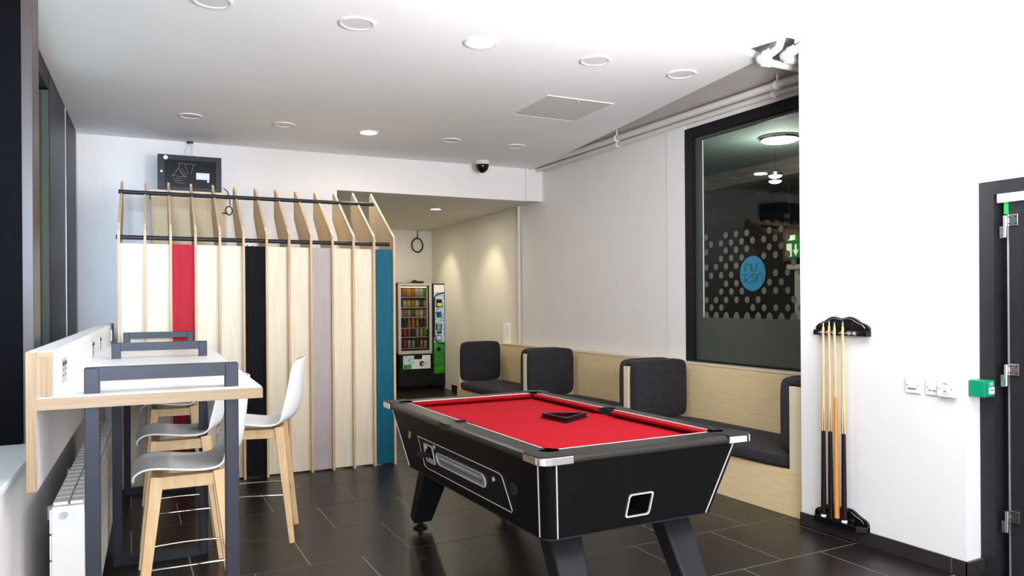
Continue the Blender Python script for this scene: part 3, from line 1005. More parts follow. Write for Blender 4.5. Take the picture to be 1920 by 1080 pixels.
def make_stool():
    t = Lthing('bar_stool', '', 'stool', 0, 0)
    prof = [(-.222, .664), (-.226, .684), (-.218, .704), (-.19, .718), (-.14, .724), (-.07, .717), (.0, .709), (.06, .707), (.11, .713),
            (.165, .725), (.207, .745), (.234, .787), (.247, .85), (.255, .92), (.261, .985), (.267, 1.05), (.272, 1.098), (.275, 1.112)]
    hw_ = [.150, .168, .186, .200, .208, .212, .214, .214, .213, .211, .208, .205, .203, .200, .197, .192, .185, .178]
    n = 14
    vs, fs = [], []
    for i, ((x, z), w) in enumerate(zip(prof, hw_)):
        seat = max(0, min(1, (9 - i) / 5))
        back = max(0, min(1, (i - 8) / 3))
        for k in range(n + 1):
            v = -1 + 2 * k / n
            vv = v * v
            dx = -(.095 - .045 * max(0, (i - 10) / 7)) * vv * back
            dz = .014 * vv * vv * seat * (1 if i > 2 else .2) + .010 * vv * (1 - abs(2 * back - 1))
            if i >= 16:
                dz -= .018 * vv * vv
            vs.append((x + dx, v * w, z + dz))
    for i in range(len(prof) - 1):
        for k in range(n):
            a = i * (n + 1) + k
            fs.append((a, a + 1, a + n + 2, a + n + 1))
    sh = MB().add(vs, fs, True)
    sh = sh.build('shell_seat', 'shell_white', t, solid=.012, sub=1)
    # beech under-frame
    ap_ = MB()
    ap_.box(-.135, .135, -.15, -.112, .628, .684)
    ap_.box(-.135, .135, .112, .15, .628, .684)
    ap_.box(-.15, -.112, -.135, .135, .628, .684)
    ap_.box(.10, .138, -.135, .135, .628, .684)
    ap_.build('apron', 'stool_beech', t, bevel=.004)
    MB().box(-.08, .08, -.08, .08, .684, .703).build('seat_plate', 'ply_edge', t)
    for sx in (-1, 1):
        for sy in (-1, 1):
            MB().bar((sx * .205, sy * .20, 0), (sx * .128, sy * .135, .685 if sx < 0 else .695), (.030, .030), (.054, .048), up=(0, 1, 0)).build('leg', 'stool_beech', t, bevel=.003)
    q = .170
    fr = MB()
    zz = .285
    a_ = .173
    fr.tube([(-a_, -.172, zz), (-a_ * .5, -.180, zz + .004), (0, -.184, zz + .005), (a_ * .5, -.180, zz + .004), (a_, -.172, zz)], .0055, 8)
    fr.tube([(-a_, .172, zz), (-a_ * .5, .180, zz + .004), (0, .184, zz + .005), (a_ * .5, .180, zz + .004), (a_, .172, zz)], .0055, 8)
    fr.tube([(a_, -.172, zz), (a_ + .008, -.09, zz), (a_ + .011, 0, zz), (a_ + .008, .09, zz), (a_, .172, zz)], .0055, 8)
    fr.tube([(-a_, -.172, zz), (-a_ - .008, -.09, zz), (-a_ - .011, 0, zz), (-a_ - .008, .09, zz), (-a_, .172, zz)], .0055, 8)
    fr.build('footrest_ring', 'chrome', t)
    return t


st0 = make_stool()
spots = [(.135, 3.80, 0, 'white shell bar stool with beech legs, nearest one under the counter'),
         (.132, 4.76, 0, 'white shell bar stool under the counter, directly behind the nearest stool'),
         (.590, 4.90, -13, 'white shell bar stool pulled out to right of the counter'),
         (.130, 6.17, 0, 'white shell bar stool at far end of counter, mostly hidden under it')]
for i, (x, y, a, lb) in enumerate(spots):
    o = st0 if i == 0 else copy_tree(st0)
    p = LW(x, y)
    o.location = (p[0], p[1], 0)
    o.rotation_euler = (0, 0, -A2 + R(a))
    tag(o, lb, 'stool', 'white bar stools at the counter')

# ================================================================== POOL TABLE
PX, PY = 2.035, 3.545
pt = thing('pool_table', 'black coin-operated pool table with red cloth and chrome corners', 'pool table', (PX, PY, 0))
HX, HY = .568, 1.002          # outer rail half sizes
CXh, CYh = .535, .968         # cabinet half at top
BXh, BYh = .462, .855         # cabinet half at bottom
ZT, ZC, ZB, ZS = .83, .803, .452, .796


def cabx(z):
    t_ = (ZC - z) / (ZC - ZB)
    return CXh + (BXh - CXh) * t_, CYh + (BYh - CYh) * t_


def rpoly(hx, hy, r, n=6):
    return rrect(-hx, hx, -hy, hy, r, n)


bx, by = cabx(ZB)
c_ = MB()
op = rpoly(CXh, CYh, .055)
ob = rpoly(BXh, BYh, .055)
n = len(op)
# cabinet shell with an opening for the ball return in the front end
vs = [(x, y, ZB) for x, y in ob] + [(x, y, ZC) for x, y in op]
fs = []
for i in range(n):
    j = (i + 1) % n
    a, b = ob[i], ob[j]
    if a[1] < -BYh + .001 and b[1] < -BYh + .001:
        continue
    fs.append((i, j, n + j, n + i))
fs.append(tuple(range(n))[::-1])
c_.add(vs, fs)


def front(x, z, d=0.0):
    """a point on the sloping front end, d metres proud of it"""
    hx, hy = cabx(z)
    return (x, -hy - d, z)


def side(y, z, d=0.0):
    hx, hy = cabx(z)
    return (-hx - d, y, z)


fx = BXh - .055
ox0, ox1, oz0, oz1 = -.070, .056, .500, .604
c2 = MB()
tx = CXh - .055
for (xa, xb, za, zb) in ((-1, ox0, ZB, ZC), (ox1, 1, ZB, ZC), (ox0, ox1, ZB, oz0), (ox0, ox1, oz1, ZC)):
    def ex(x, z):
        t_ = (ZC - z) / (ZC - ZB)
        e = tx + (fx - tx) * t_
        return -e if x == -1 else e if x == 1 else x
    c2.add([front(ex(xa, za), za), front(ex(xb, za), za), front(ex(xb, zb), zb), front(ex(xa, zb), zb)], [(0, 1, 2, 3)])
c_.add(c2.v, c2.f)
cabinet = c_.build('cabinet', 'pool_black', pt)
# recess behind the opening
rc = MB()
A_, B_, C_, D_ = front(ox0, oz0), front(ox1, oz0), front(ox1, oz1), front(ox0, oz1)
bk = [(p[0], p[1] + .16, p[2] - .01) for p in (A_, B_, C_, D_)]
rc.add([A_, B_, C_, D_] + bk, [(0, 1, 5, 4), (1, 2, 6, 5), (2, 3, 7, 6), (3, 0, 4, 7), (4, 5, 6, 7)])
rc.build('return_recess', 'void_black', pt)
MB().ring(rrect(ox0 - .004, ox1 + .004, oz0 - .004, oz1 + .004, .014, 4), rrect(ox0 + .003, ox1 - .003, oz0 + .003, oz1 - .003, .012, 4),
          lambda x, z: front(x, z, -.002), lambda x, z: front(x, z, .006)).build('return_frame', 'silver_line', pt)
# silver corner beads
for sx in (-1, 1):
    for sy in (-1, 1):
        for kind in (0, 1):
            if kind == 0:
                a = (sx * (BXh - .055), sy * BYh, ZB)
                b = (sx * (CXh - .055), sy * CYh, ZC)
            else:
                a = (sx * BXh, sy * (BYh - .055), ZB)
                b = (sx * CXh, sy * (CYh - .055), ZC)
            MB().tube([a, b], .0038, 8).build('corner_bead', 'silver_line', pt)
MB().ring(rpoly(BXh + .003, BYh + .003, .055), rpoly(BXh - .008, BYh - .008, .05), lambda x, y: (x, y, ZB - .006), lambda x, y: (x, y, ZB + .001)).build('bottom_bead', 'black_metal', pt)

# slate bed with cloth
IX, IY = .440, .870      # nose of cushions
hb = MB()
hb.prism(rpoly(.50, .93, .02), lambda x, y: (x, y, .77), lambda x, y: (x, y, ZS))
hb.build('playing_cloth', 'baize_red', pt)
MB().lathe([(.012, .0), (.0001, .0006)], (.02, -.50, ZS), 14).build('cloth_spot', 'cushion_red', pt)
# rails: six pieces with pocket cut-outs
rx_in, ry_in = .455, .870 + .0
RI = 0.458     # inner edge of wooden rail x
RJ = 0.868     # inner edge of wooden rail y
prof_out = [(.0, .768), (.008, .764), (.010, .790), (.006, .815), (-.006, .828), (-.02, .832)]


def rail_long(sx, y0, y1):
    m_ = MB()
    o_ = sx * HX
    pts = [(HX - .014, .796), (HX - .002, .799), (HX + .001, .807), (HX - .001, .817), (HX - .007, .825), (HX - .020, .831), (HX - .045, .832), (RI, .832), (RI, .790), (HX - .03, .796)]
    m_.prism(pts, lambda x, z: (sx * x, y0, z), lambda x, z: (sx * x, y1, z))
    return m_.build('rail', 'pool_rail', pt, bevel=.003)


def rail_short(sy, x0, x1):
    m_ = MB()
    pts = [(HY - .014, .796), (HY - .002, .799), (HY + .001, .807), (HY - .001, .817), (HY - .007, .825), (HY - .020, .831), (HY - .045, .832), (RJ, .832), (RJ, .790), (HY - .03, .796)]
    m_.prism(pts, lambda y, z: (x0, sy * y, z), lambda y, z: (x1, sy * y, z))
    return m_.build('rail', 'pool_rail', pt, bevel=.003)


def cushion(pts_in, pts_out):
    """pts_in: nose line a,b ; pts_out: back line a,b"""
    (ax, ay), (bx_, by_) = pts_in
    (cx, cy), (dx, dy) = pts_out
    m_ = MB()
    vs = [(cx, cy, .830), (dx, dy, .830), (bx_, by_, .826), (ax, ay, .826), (bx_, by_, .815), (ax, ay, .815),
          (dx, dy, ZS - .002), (cx, cy, ZS - .002)]
    m_.add(vs, [(0, 1, 2, 3), (3, 2, 4, 5), (5, 4, 6, 7), (7, 6, 1, 0), (0, 3, 5, 7), (1, 6, 4, 2)])
    return m_.build('cushion', 'cushion_red', pt)


PR = .10
for sx in (-1, 1):
    for (y0, y1) in ((-HY + PR + .05, -.055), (.055, HY - PR - .05)):
        rail_long(sx, y0, y1)
        ins = .028
        cushion(((sx * (RI - .045), y0 + ins + (.02 if y0 < -.1 else .0)), (sx * (RI - .045), y1 - ins - (.02 if y1 > .1 else 0))),
                ((sx * RI, y0 - (.03 if y0 < -.1 else -.004)), (sx * RI, y1 + (.03 if y1 > .1 else -.004))))
        MB().box(sx * RI - .0028, sx * RI + .0028, y0 - .03 if y0 < -.1 else y0, y1 + .03 if y1 > .1 else y1, .826, .8335).build('trim_line', 'silver_line', pt)
for sy in (-1, 1):
    x0, x1 = -HX + PR + .05, HX - PR - .05
    rail_short(sy, x0, x1)
    cushion(((x0 + .03, sy * (RJ - .045)), (x1 - .03, sy * (RJ - .045))), ((x0 - .03, sy * RJ), (x1 + .03, sy * RJ)))
    MB().box(x0 - .03, x1 + .03, sy * RJ - .0028, sy * RJ + .0028, .826, .8335).build('trim_line', 'silver_line', pt)
# corner castings with a round pocket bite
for sx in (-1, 1):
    for sy in (-1, 1):
        L1, L2 = .15, .15
        ox, oy = HX, HY
        pc = (RI - .004, RJ - .004)
        pr_ = .050
        bite = []
        for k in range(11):
            a = R(135 - 180 * k / 10)   # from (-,+) side round through (+,+) to (+,-)
            bite.append((pc[0] + pr_ * math.cos(a), pc[1] + pr_ * math.sin(a)))
        outer = [(ox, oy - L2)]
        for k in range(7):
            a = R(90 * k / 6)
            outer.append((ox - .045 + .045 * math.cos(a), oy - .045 + .045 * math.sin(a)))
        outer += [(ox - L1, oy)]
        poly = outer + [(ox - L1, RJ), (bite[0][0] - .012, RJ)] + bite + [(RI, bite[-1][1] - .012), (RI, oy - L2)]
        m_ = MB().prism(poly, lambda x, y: (sx * x, sy * y, .822), lambda x, y: (sx * x, sy * y, .8335))
        pkt = m_.build('corner_plate', 'pool_rail', pt)
        # pocket cup
        cup = MB()
        ring0, n2 = [], 24
        cup.lathe([(pr_ + .004, .829), (pr_ - .002, .836), (pr_ - .006, .829), (pr_ - .008, .79), (pr_ - .02, .70), (.0001, .69)], (sx * (pc[0] + .006), sy * (pc[1] + .006), 0), n2)
        if not (sx == -1 and sy == -1):
            cup = MB()
            half = []
            for k in range(n2 + 1):
                a = R(-60 + 210 * k / n2)
                half.append((sx * (pc[0] + .002 + (pr_ - .002) * math.cos(a)), sy * (pc[1] + .002 + (pr_ - .002) * math.sin(a)), .831))
            cup.tube(half, .006, 8)
            vs_, fs_ = [], []
            for p in half:
                vs_ += [(p[0], p[1], .831), (p[0], p[1], .70)]
            for k in range(len(half) - 1):
                fs_.append((2 * k, 2 * k + 1, 2 * k + 3, 2 * k + 2))
            cup.add(vs_, fs_)
        else:
            cup = MB()
            half = []
            for k in range(n2 + 1):
                a = R(-60 + 210 * k / n2)
                half.append((sx * (pc[0] + .002 + (pr_ - .002) * math.cos(a)), sy * (pc[1] + .002 + (pr_ - .002) * math.sin(a)), .830))
            cup.tube(half, .0045, 8)
            vs_, fs_ = [], []
            for p in half:
                vs_ += [(p[0], p[1], .830), (p[0], p[1], .70)]
            for k in range(len(half) - 1):
                fs_.append((2 * k, 2 * k + 1, 2 * k + 3, 2 * k + 2))
            cup.add(vs_, fs_)
        cup.build('pocket', 'black_plastic', pkt)
        # hole in the cloth
        MB().lathe([(pr_ - .012, ZS + .0012), (.0001, ZS + .0014)], (sx * (pc[0] + .018), sy * (pc[1] + .018), 0), 24).build('pocket_hole', 'void_black', pt)
        # chrome wrap on the outside
        oc, ic = [(ox + .003, oy - L2)], [(ox - .012, oy - L2)]
        for k in range(7):
            a = R(90 * k / 6)
            oc.append((ox - .045 + .048 * math.cos(a), oy - .045 + .048 * math.sin(a)))
            ic.append((ox - .045 + .033 * math.cos(a), oy - .045 + .033 * math.sin(a)))
        oc.append((ox - L1, oy + .003))
        ic.append((ox - L1, oy - .012))
        poly = oc + ic[::-1]
        MB().prism(poly, lambda x, y: (sx * x, sy * y, .797), lambda x, y: (sx * x, sy * y, .830)).build('chrome_corner', 'chrome', pt, bevel=.003)
# centre pockets
for sx in (-1, 1):
    m_ = MB()
    poly = [(HX, -.055), (HX, .055), (RI, .055)] + [(RI + .012 + .034 * math.sin(R(a)), .040 * math.cos(R(a))) for a in range(0, 181, 18)] + [(RI, -.055)]
    m_.prism(poly, lambda x, y: (sx * x, y, .797), lambda x, y: (sx * x, y, .832))
    m_.build('middle_plate', 'pool_rail', pt)
    m_ = MB()
    hp = [(RI - .003 + .012 + .036 * math.sin(R(a)), .042 * math.cos(R(a))) for a in range(0, 181, 15)]
    hp = [(RI - .035, .043)] + hp + [(RI - .035, -.043)]
    vs_, fs_ = [], []
    for p in hp:
        vs_ += [(sx * p[0], p[1], .833), (sx * p[0], p[1], .72)]
    for k in range(len(hp) - 1):
        fs_.append((2 * k, 2 * k + 1, 2 * k + 3, 2 * k + 2))
    m_.add(vs_, fs_)
    m_.tube([(sx * p[0], p[1], .8315) for p in hp], .0028, 8)
    m_.build('middle_pocket', 'black_plastic', pt)
    MB().prism([(RI - .02, -.038), (RI + .04, -.03), (RI + .04, .03), (RI - .02, .038)],
               lambda x, y: (sx * x, y, ZS + .0004), lambda x, y: (sx * x, y, ZS + .0013)).build('pocket_hole', 'void_black', pt)

# side furniture on the coin side (y measured from the table centre)


def sy_(y):
    return y - PY


def side_ring(name, mat, outer, inner, d0=-.001, d1=.005, par=None):
    return MB().ring([(sy_(a), b) for a, b in outer], [(sy_(a), b) for a, b in inner], lambda y, z: side(y, z, d0), lambda y, z: side(y, z, d1)).build(name, mat, par or pt)


outer = [(4.065, .680), (3.03, .672), (3.005, .660), (2.965, .515), (2.975, .502), (4.02, .502), (4.045, .515)]
cy_, cz_ = 3.5, .59
inner = [(cy_ + (a - cy_) * .988, cz_ + (b - cz_) * .92) for a, b in outer]
pnl = MB().prism([(sy_(a), b) for a, b in outer], lambda y, z: side(y, z, -.001), lambda y, z: side(y, z, .003)).build('coin_panel', 'black_plastic', pt)
MB().tube([side(sy_(a), b, .003) for a, b in outer], .0023, 6, True).build('panel_trim', 'silver_line', pnl)
# long ball window with aluminium tray
o1 = rrect(sy_(3.20), sy_(3.815), .560, .632, .034, 6)
i1 = rrect(sy_(3.206), sy_(3.809), .564, .628, .030, 6)
i2 = rrect(sy_(3.225), sy_(3.785), .573, .620, .022, 6)
MB().ring(o1, i1, lambda y, z: side(y, z, .002), lambda y, z: side(y, z, .009)).build('ball_window_trim', 'silver_line', pnl)
MB().ring(i1, i2, lambda y, z: side(y, z, .006), lambda y, z: side(y, z, .004)).build('ball_window_lip', 'alu', pnl)
tr = MB()
nn = 8
vs_ = []
for y in (sy_(3.235), sy_(3.775)):
    for k in range(nn + 1):
        a = R(-90 + 180 * k / nn)
        z = .5965 + .020 * math.sin(a)
        vs_.append(side(y, z, .0045 - .001 * math.cos(a)))
tr.add(vs_, [(k, k + 1, nn + 2 + k, nn + 1 + k) for k in range(nn)], True)
tr.build('ball_tray', 'alu', pnl)
for z, m_ in ((.607, 'steel'), (.588, 'black_metal')):
    MB().tube([side(sy_(3.24), z, .005), side(sy_(3.77), z, .005)], .0025, 6).build('tray_line', m_, pnl)
# coin slide
side_ring('coin_slide_trim', 'silver_line', rrect(3.855, 3.985, .548, .655, .012, 3), rrect(3.863, 3.977, .556, .647, .008, 3), .002, .008, pnl)
MB().prism([(sy_(a), b) for a, b in rrect(3.863, 3.977, .556, .647, .008, 3)], lambda y, z: side(y, z, .001), lambda y, z: side(y, z, .004)).build('coin_plate', 'void_black', pnl)
for k in range(4):
    MB().tube([side(sy_(3.97 - k * .010), .625 - .0, .005), side(sy_(3.97 - k * .010), .645, .005)], .0018, 5).build('coin_slot_line', 'silver_line', pnl)
    MB().tube([side(sy_(3.96 - k * .004), .560 + k * .005, .005), side(sy_(3.88), .560 + k * .005, .005)], .0015, 5).build('coin_slot_line', 'silver_line', pnl)
MB().box(-CXh - .028, -CXh + .05, sy_(3.885), sy_(3.955), .590, .610).build('coin_push_slide', 'black_plastic', pnl, bevel=.003)
for y, z in ((3.82, .668), (3.10, .640)):
    yy = sy_(y)
    q = side(yy, z - .01, .004)
    MB().lathe([(.011, -.004), (.010, .002), (.0001, .004)], (q[0] - .0, q[1], q[2]), 12, 'x').build('panel_lock', 'silver_line', pnl)
for y, z, m_, r in ((4.21, .664, 'brass', .025), (2.905, .628, 'black_metal', .028)):
    q = side(sy_(y), z, .0)
    g = MB().lathe([(r, .004), (r, -.004), (r * .8, -.006), (r * .7, -.003), (.0001, -.004)], q, 20, 'x').build('round_badge', m_, pt)
    if m_ == 'black_metal':
        MB().lathe([(r + .003, .002), (r + .003, -.004), (r + .001, -.005)], q, 24, 'x').build('badge_ring', 'graphite_metal', g)
        MB().lathe([(.012, -.005), (.011, -.008), (.0001, -.009)], q, 16, 'x').build('badge_core', 'pool_leg', g)
# legs
for sx in (-1, 1):
    for sy in (-1, 1):
        tpx, tpy, ftx, fty = {(-1, -1): -.282, (-1, 1): -.355, (1, -1): .335, (1, 1): .33}[(sx, sy)], sy * .64, {(-1, -1): -.362, (-1, 1): -.325, (1, -1): .268, (1, 1): .28}[(sx, sy)], sy * .985
        wtx, wty, wbx, wby = .086, .062, .062, .050
        vs_ = []
        for (cx, cy, z, ax_, ay_) in ((ftx, fty, .045, wbx, wby), (tpx, tpy, .456, wtx, wty)):
            for ux, uy in ((-1, -1), (1, -1), (1, 1), (-1, 1)):
                vs_.append((cx + ux * ax_, cy + uy * ay_ - (sy * .02 if z < .1 and uy == sy else 0), z + (.03 if z < .1 and uy == sy else 0)))
        lg_ = MB().hexa(vs_).build('leg', 'pool_leg', pt, bevel=.012, seg=3)
        MB().lathe([(.045, 0), (.046, .012), (.030, .022), (.018, .03), (.018, .055)], (ftx, fty, 0), 20).build('levelling_foot', 'black_plastic', lg_)
# rack triangle on the cloth
tri = [(2.100, 3.655), (2.118, 3.405), (2.345, 3.535)]
tc_ = Vector((2.19, 3.53))


def rtri(scale, r, n=5):
    vs = [tc_ + (Vector(p) - tc_) * scale for p in tri]
    out = []
    for i in range(3):
        p = vs[i]
        a = (vs[i - 1] - p).normalized()
        b = (vs[(i + 1) % 3] - p).normalized()
        for k in range(n + 1):
            t_ = k / n
            q0, q1 = p + a * r, p + b * r
            q = q0 * (1 - t_) ** 2 + p * 2 * t_ * (1 - t_) + q1 * t_ ** 2
            out.append((q.x, q.y))
    return out


tg = thing('rack_triangle', 'black plastic ball triangle lying on the red pool cloth', 'rack', (2.19, 3.53, ZS + .001))
MB().ring(rtri(1.0, .03), rtri(.86, .03), lambda x, y: (x - 2.19, y - 3.53, .004), lambda x, y: (x - 2.19, y - 3.53, .028)).build('triangle_frame', 'gloss_black', tg, bevel=.002)
MB().ring(rtri(1.06, .03), rtri(.86, .03), lambda x, y: (x - 2.19, y - 3.53, .0), lambda x, y: (x - 2.19, y - 3.53, .006)).build('triangle_flange', 'black_plastic', tg)

# ================================================================== BENCHES
bn = thing('banquette_bench', 'long plywood booth bench built along the window wall', 'bench', (4.3, 6.3, 0))


def bb_(name, mat, x0, x1, y0, y1, z0, z1, bev=.002):
    return MB().box(x0 - 4.3, x1 - 4.3, y0 - 6.3, y1 - 6.3, z0, z1).build(name, mat, bn, bevel=bev)


bb_('base_panel', 'bench_ply', 3.975, 3.995, 3.42, 9.12, 0.0, .305)
bb_('seat_board', 'bench_ply', 3.995, 4.60, 3.42, 9.12, .285, .305)
bb_('back_panel', 'bench_ply', 4.60, 4.63, 3.42, 9.12, .305, .872)
bb_('ledge', 'bench_edge', 4.595, 4.70, 3.42, 9.12, .872, .890)
divs = [(9.06, 9.115), (7.232, 7.292), (5.355, 5.425), (3.45, 3.568)]
for k, (y0, y1) in enumerate(divs):
    bb_('divider', 'bench_edge', 3.978, 4.60, y0, y1, .305 if k < 3 else .305, .870)


def pad_mesh(x0, x1, y0, y1, z0, z1, r=.03, bulge=.012, nx=6, ny=4, nz=6):
    """soft box: subdivided and puffed"""
    bm = bmesh.new()
    bmesh.ops.create_cube(bm, size=1.0)
    bmesh.ops.subdivide_edges(bm, edges=bm.edges[:], cuts=5, use_grid_fill=True)
    for v in bm.verts:
        p = v.co * 2
        e = 6.0
        q = Vector(p)
        # rounded box
        sx, sy, sz = (x1 - x0) / 2, (y1 - y0) / 2, (z1 - z0) / 2
        P = Vector((p.x * sx, p.y * sy, p.z * sz))
        inn = Vector((max(-sx + r, min(sx - r, P.x)), max(-sy + r, min(sy - r, P.y)), max(-sz + r, min(sz - r, P.z))))
        d = P - inn
        if d.length > 1e-6:
            d = d.normalized() * r
        P = inn + d
        f = (1 - p.x ** 4) * (1 - p.y ** 4) if abs(p.z) > .99 else (1 - p.x ** 4) * (1 - p.z ** 4) if abs(p.y) > .99 else (1 - p.y ** 4) * (1 - p.z ** 4)
        ax = 2 if abs(p.z) > .99 else 1 if abs(p.y) > .99 else 0
        P[ax] += math.copysign(bulge * max(f, 0), P[ax])
        v.co = P + Vector(((x0 + x1) / 2, (y0 + y1) / 2, (z0 + z1) / 2))
    vs = [tuple(v.co) for v in bm.verts]
    fs = [[v.index for v in f.verts] for f in bm.faces]
    bm.free()
    return vs, fs


def pad(name, lab_, cat, boxes, group):
    cx = (boxes[0][0] + boxes[0][1]) / 2
    cy = (boxes[0][2] + boxes[0][3]) / 2
    cz = boxes[0][4]
    m_ = MB()
    for b in boxes:
        vs, fs = pad_mesh(*b)
        m_.add([(x - cx, y - cy, z - cz) for x, y, z in vs], fs, True)
    o = m_.build(name, 'charcoal_fabric', None, (cx, cy, cz), sub=1)
    return tag(o, lab_, cat, group)


seats = [(7.30, 9.055, 'charcoal fabric seat cushion of the far booth by the alcove'),
         (5.43, 7.228, 'charcoal fabric seat cushion of the middle booth behind the pool table'),
         (3.572, 5.351, 'charcoal fabric seat cushion of the nearest booth beside the white pillar')]
for y0, y1, lb in seats:
    pad('seat_cushion', lb, 'cushion', [(3.955, 4.595, y0, y1, .306, .412, .032, .012)], 'seat cushions of the booths')
# back cushions: facing the camera on the near side of the divider, facing away on the far side
BZ = .415
specs = [((8.955, 9.058), 'charcoal back cushion at far end of the bench row'),
         ((7.125, 7.230), 'charcoal back cushion facing the camera in the middle booth'),
         ((7.294, 7.375), 'charcoal back cushion on the far side of the farther divider'),
         ((5.225, 5.353), 'charcoal back cushion facing the camera in the nearest booth'),
         ((5.427, 5.510), 'charcoal back cushion on the far side of the nearer divider'),
         ((3.571, 3.665), 'charcoal back cushion at the white pillar end of the nearest booth')]
for (y0, y1), lb in specs:
    top = .925
    boxes = [(3.985, 4.545, y0, y1, BZ, top, .024, .006)]
    if lb.endswith('nearest booth') and 'pillar' in lb:
        boxes.append((3.995, 4.52, 3.45, 3.62, .872, .922, .02, .003))
    if 'facing the camera' in lb:
        boxes.append((4.01, 4.52, y0 + .05, y1 + .10, .873, .921, .018, .003))
    pad('back_cushion', lb, 'cushion', boxes, 'back cushions of the booths')

# ================================================================== CUE RACK AND CUES
def ogee(half, h, base):
    key = [(0, .103), (.12, .108), (.27, .115), (.40, .112), (.52, .102), (.64, .088), (.76, .078), (.88, .070), (.96, .058), (1, .044)]
    pts = [(-half, 0), (half, 0)]
    right = [(u * half, z) for u, z in key][::-1]
    left = [(-u * half, z) for u, z in key][1:]
    return pts + right + left


cr = thing('cue_rack', 'black carved upper cue rack plate with clips on white pillar wall', 'cue rack', (3.898, 3.074, 1.232))
MB().prism(ogee(.188, .115, .045), lambda y, z: (0, y, z), lambda y, z: (-.022, y, z)).build('carved_plate', 'gloss_black', cr, bevel=.003)
pts = [(u * .86, z * .80 + .012) for u, z in ogee(.188, .115, .045)[2:]]
MB().tube([(-.023, y, z) for y, z in pts], .0018, 5).build('carved_groove', 'steel', cr)
MB().box(-.045, -.022, -.188, .188, 0, .032).build('clip_rail', 'gloss_black', cr, bevel=.003)
for y in (3.19, 3.147, 3.106, 3.046, 2.999, 2.962):
    cl = MB().tube([(-.048, y - 3.074 + .010, .016), (-.060, y - 3.074 + .013, .016), (-.072, y - 3.074 + .007, .016)], .005, 6)
    cl.tube([(-.048, y - 3.074 - .010, .016), (-.060, y - 3.074 - .013, .016), (-.072, y - 3.074 - .007, .016)], .005, 6)
    cl.box(-.050, -.044, y - 3.074 - .013, y - 3.074 + .013, .004, .030)
    cl.build('cue_clip', 'steel', cr)
cr2 = thing('cue_rack', 'black carved lower cue rack shelf just above the skirting tiles', 'cue rack', (3.898, 3.09, .078))
MB().prism(ogee(.188, .115, .040), lambda y, z: (0, y, z), lambda y, z: (-.022, y, z)).build('carved_plate', 'gloss_black', cr2, bevel=.003)
MB().tube([(-.023, y, z) for y, z in pts], .0018, 5).build('carved_groove', 'steel', cr2)
MB().prism([(-.188, 0), (-.188, -.022), (-.15, -.075), (.15, -.075), (.188, -.022), (.188, 0)][::-1],
           lambda y, x: (x - .0, y, .0), lambda y, x: (x, y, .034)).build('shelf', 'gloss_black', cr2, bevel=.004)
for k, y in enumerate((3.19, 3.14, 3.09, 3.04, 2.99, 2.94)):
    MB().lathe([(.016, .034), (.0001, .0345)], (-.052, y - 3.09, .001), 14).build('cup_recess', 'black_plastic', cr2)
cues = [(3.186, 3.173, 1.318, 'dark', .0, 'white rubber', 'pool cue with plain dark butt, leftmost of the four in rack'),
        (3.132, 3.131, 1.326, 'dark', 1, '', 'pool cue with dark speckled butt and black bumper, second from left'),
        (3.088, 3.092, 1.318, 'orange', 0, '', 'pool cue with full-length orange wood butt, third from left'),
        (3.038, 3.034, 1.324, 'dark', 1, 'white rubber', 'pool cue with dark speckled butt and white bumper, rightmost in rack')]
for yb, yt, zt, kind, sp, rub, lb in cues:
    t = thing('pool_cue', lb, 'pool cue', (3.846, yb, .113), 0, 'pool cues in the wall rack')
    dx, dy, dz = 3.838 - 3.846, yt - yb, zt - .113

    def cp(f):
        return (dx * f, dy * f, dz * f)
    mb_ = .55 if kind == 'dark' else .001
    rr = lambda f: .0168 * (1 - f) + .0066 * f
    MB().tube([cp(f) for f in (.44, .7, .97)], 0, 12, radii=[rr(f) for f in (.44, .7, .97)]).build('shaft', 'cue_light', t)
    MB().tube([cp(f) for f in (.012, .2, .44)], 0, 12, radii=[rr(f) for f in (.012, .2, .44)]).build('butt', 'cue_butt' if kind == 'dark' else 'cue_orange', t)
    if kind == 'dark':
        # spliced points
        m_ = MB()
        for k in range(4):
            a = PI / 4 + k * PI / 2
            b0, b1 = Vector(cp(.44)), Vector(cp(.56))
            r0 = rr(.5) + .0006
            d = Vector((math.cos(a), math.sin(a), 0)) * r0
            e = Vector((-math.sin(a), math.cos(a), 0)) * r0 * .75
            m_.add([b0 + d * .6 + e, b0 + d * 1.12, b0 + d * .6 - e, b1 + d * .9, b0 - d * .1], [(0, 1, 3), (1, 2, 3), (2, 4, 3), (4, 0, 3)])
        m_.build('splice_points', 'cue_butt', t)
    else:
        MB().tube([cp(f) for f in (.44, .62)], 0, 12, radii=[rr(.44) + .0003, rr(.62) + .0003]).build('splice', 'cue_orange', t)
    if sp:
        m_ = MB()
        for k in range(26):
            f = random.uniform(.05, .36)
            a = random.uniform(0, 2 * PI)
            q = Vector(cp(f)) + Vector((math.cos(a), math.sin(a), 0)) * rr(f)
            m_.lathe([(.0001, -.002), (.0012, 0), (.0001, .002)], q, 5)
        m_.build('butt_flecks', 'brass', t)['kind'] = 'stuff'
    MB().tube([cp(0), cp(.012)], .0172, 12).build('bumper', 'plastic_white' if rub else 'black_plastic', t)
    MB().tube([cp(.97), cp(.99)], .0064, 10).build('ferrule', 'brass', t)
    MB().tube([cp(.99), cp(1.0)], .0055, 10).build('tip', 'dark_blue', t)

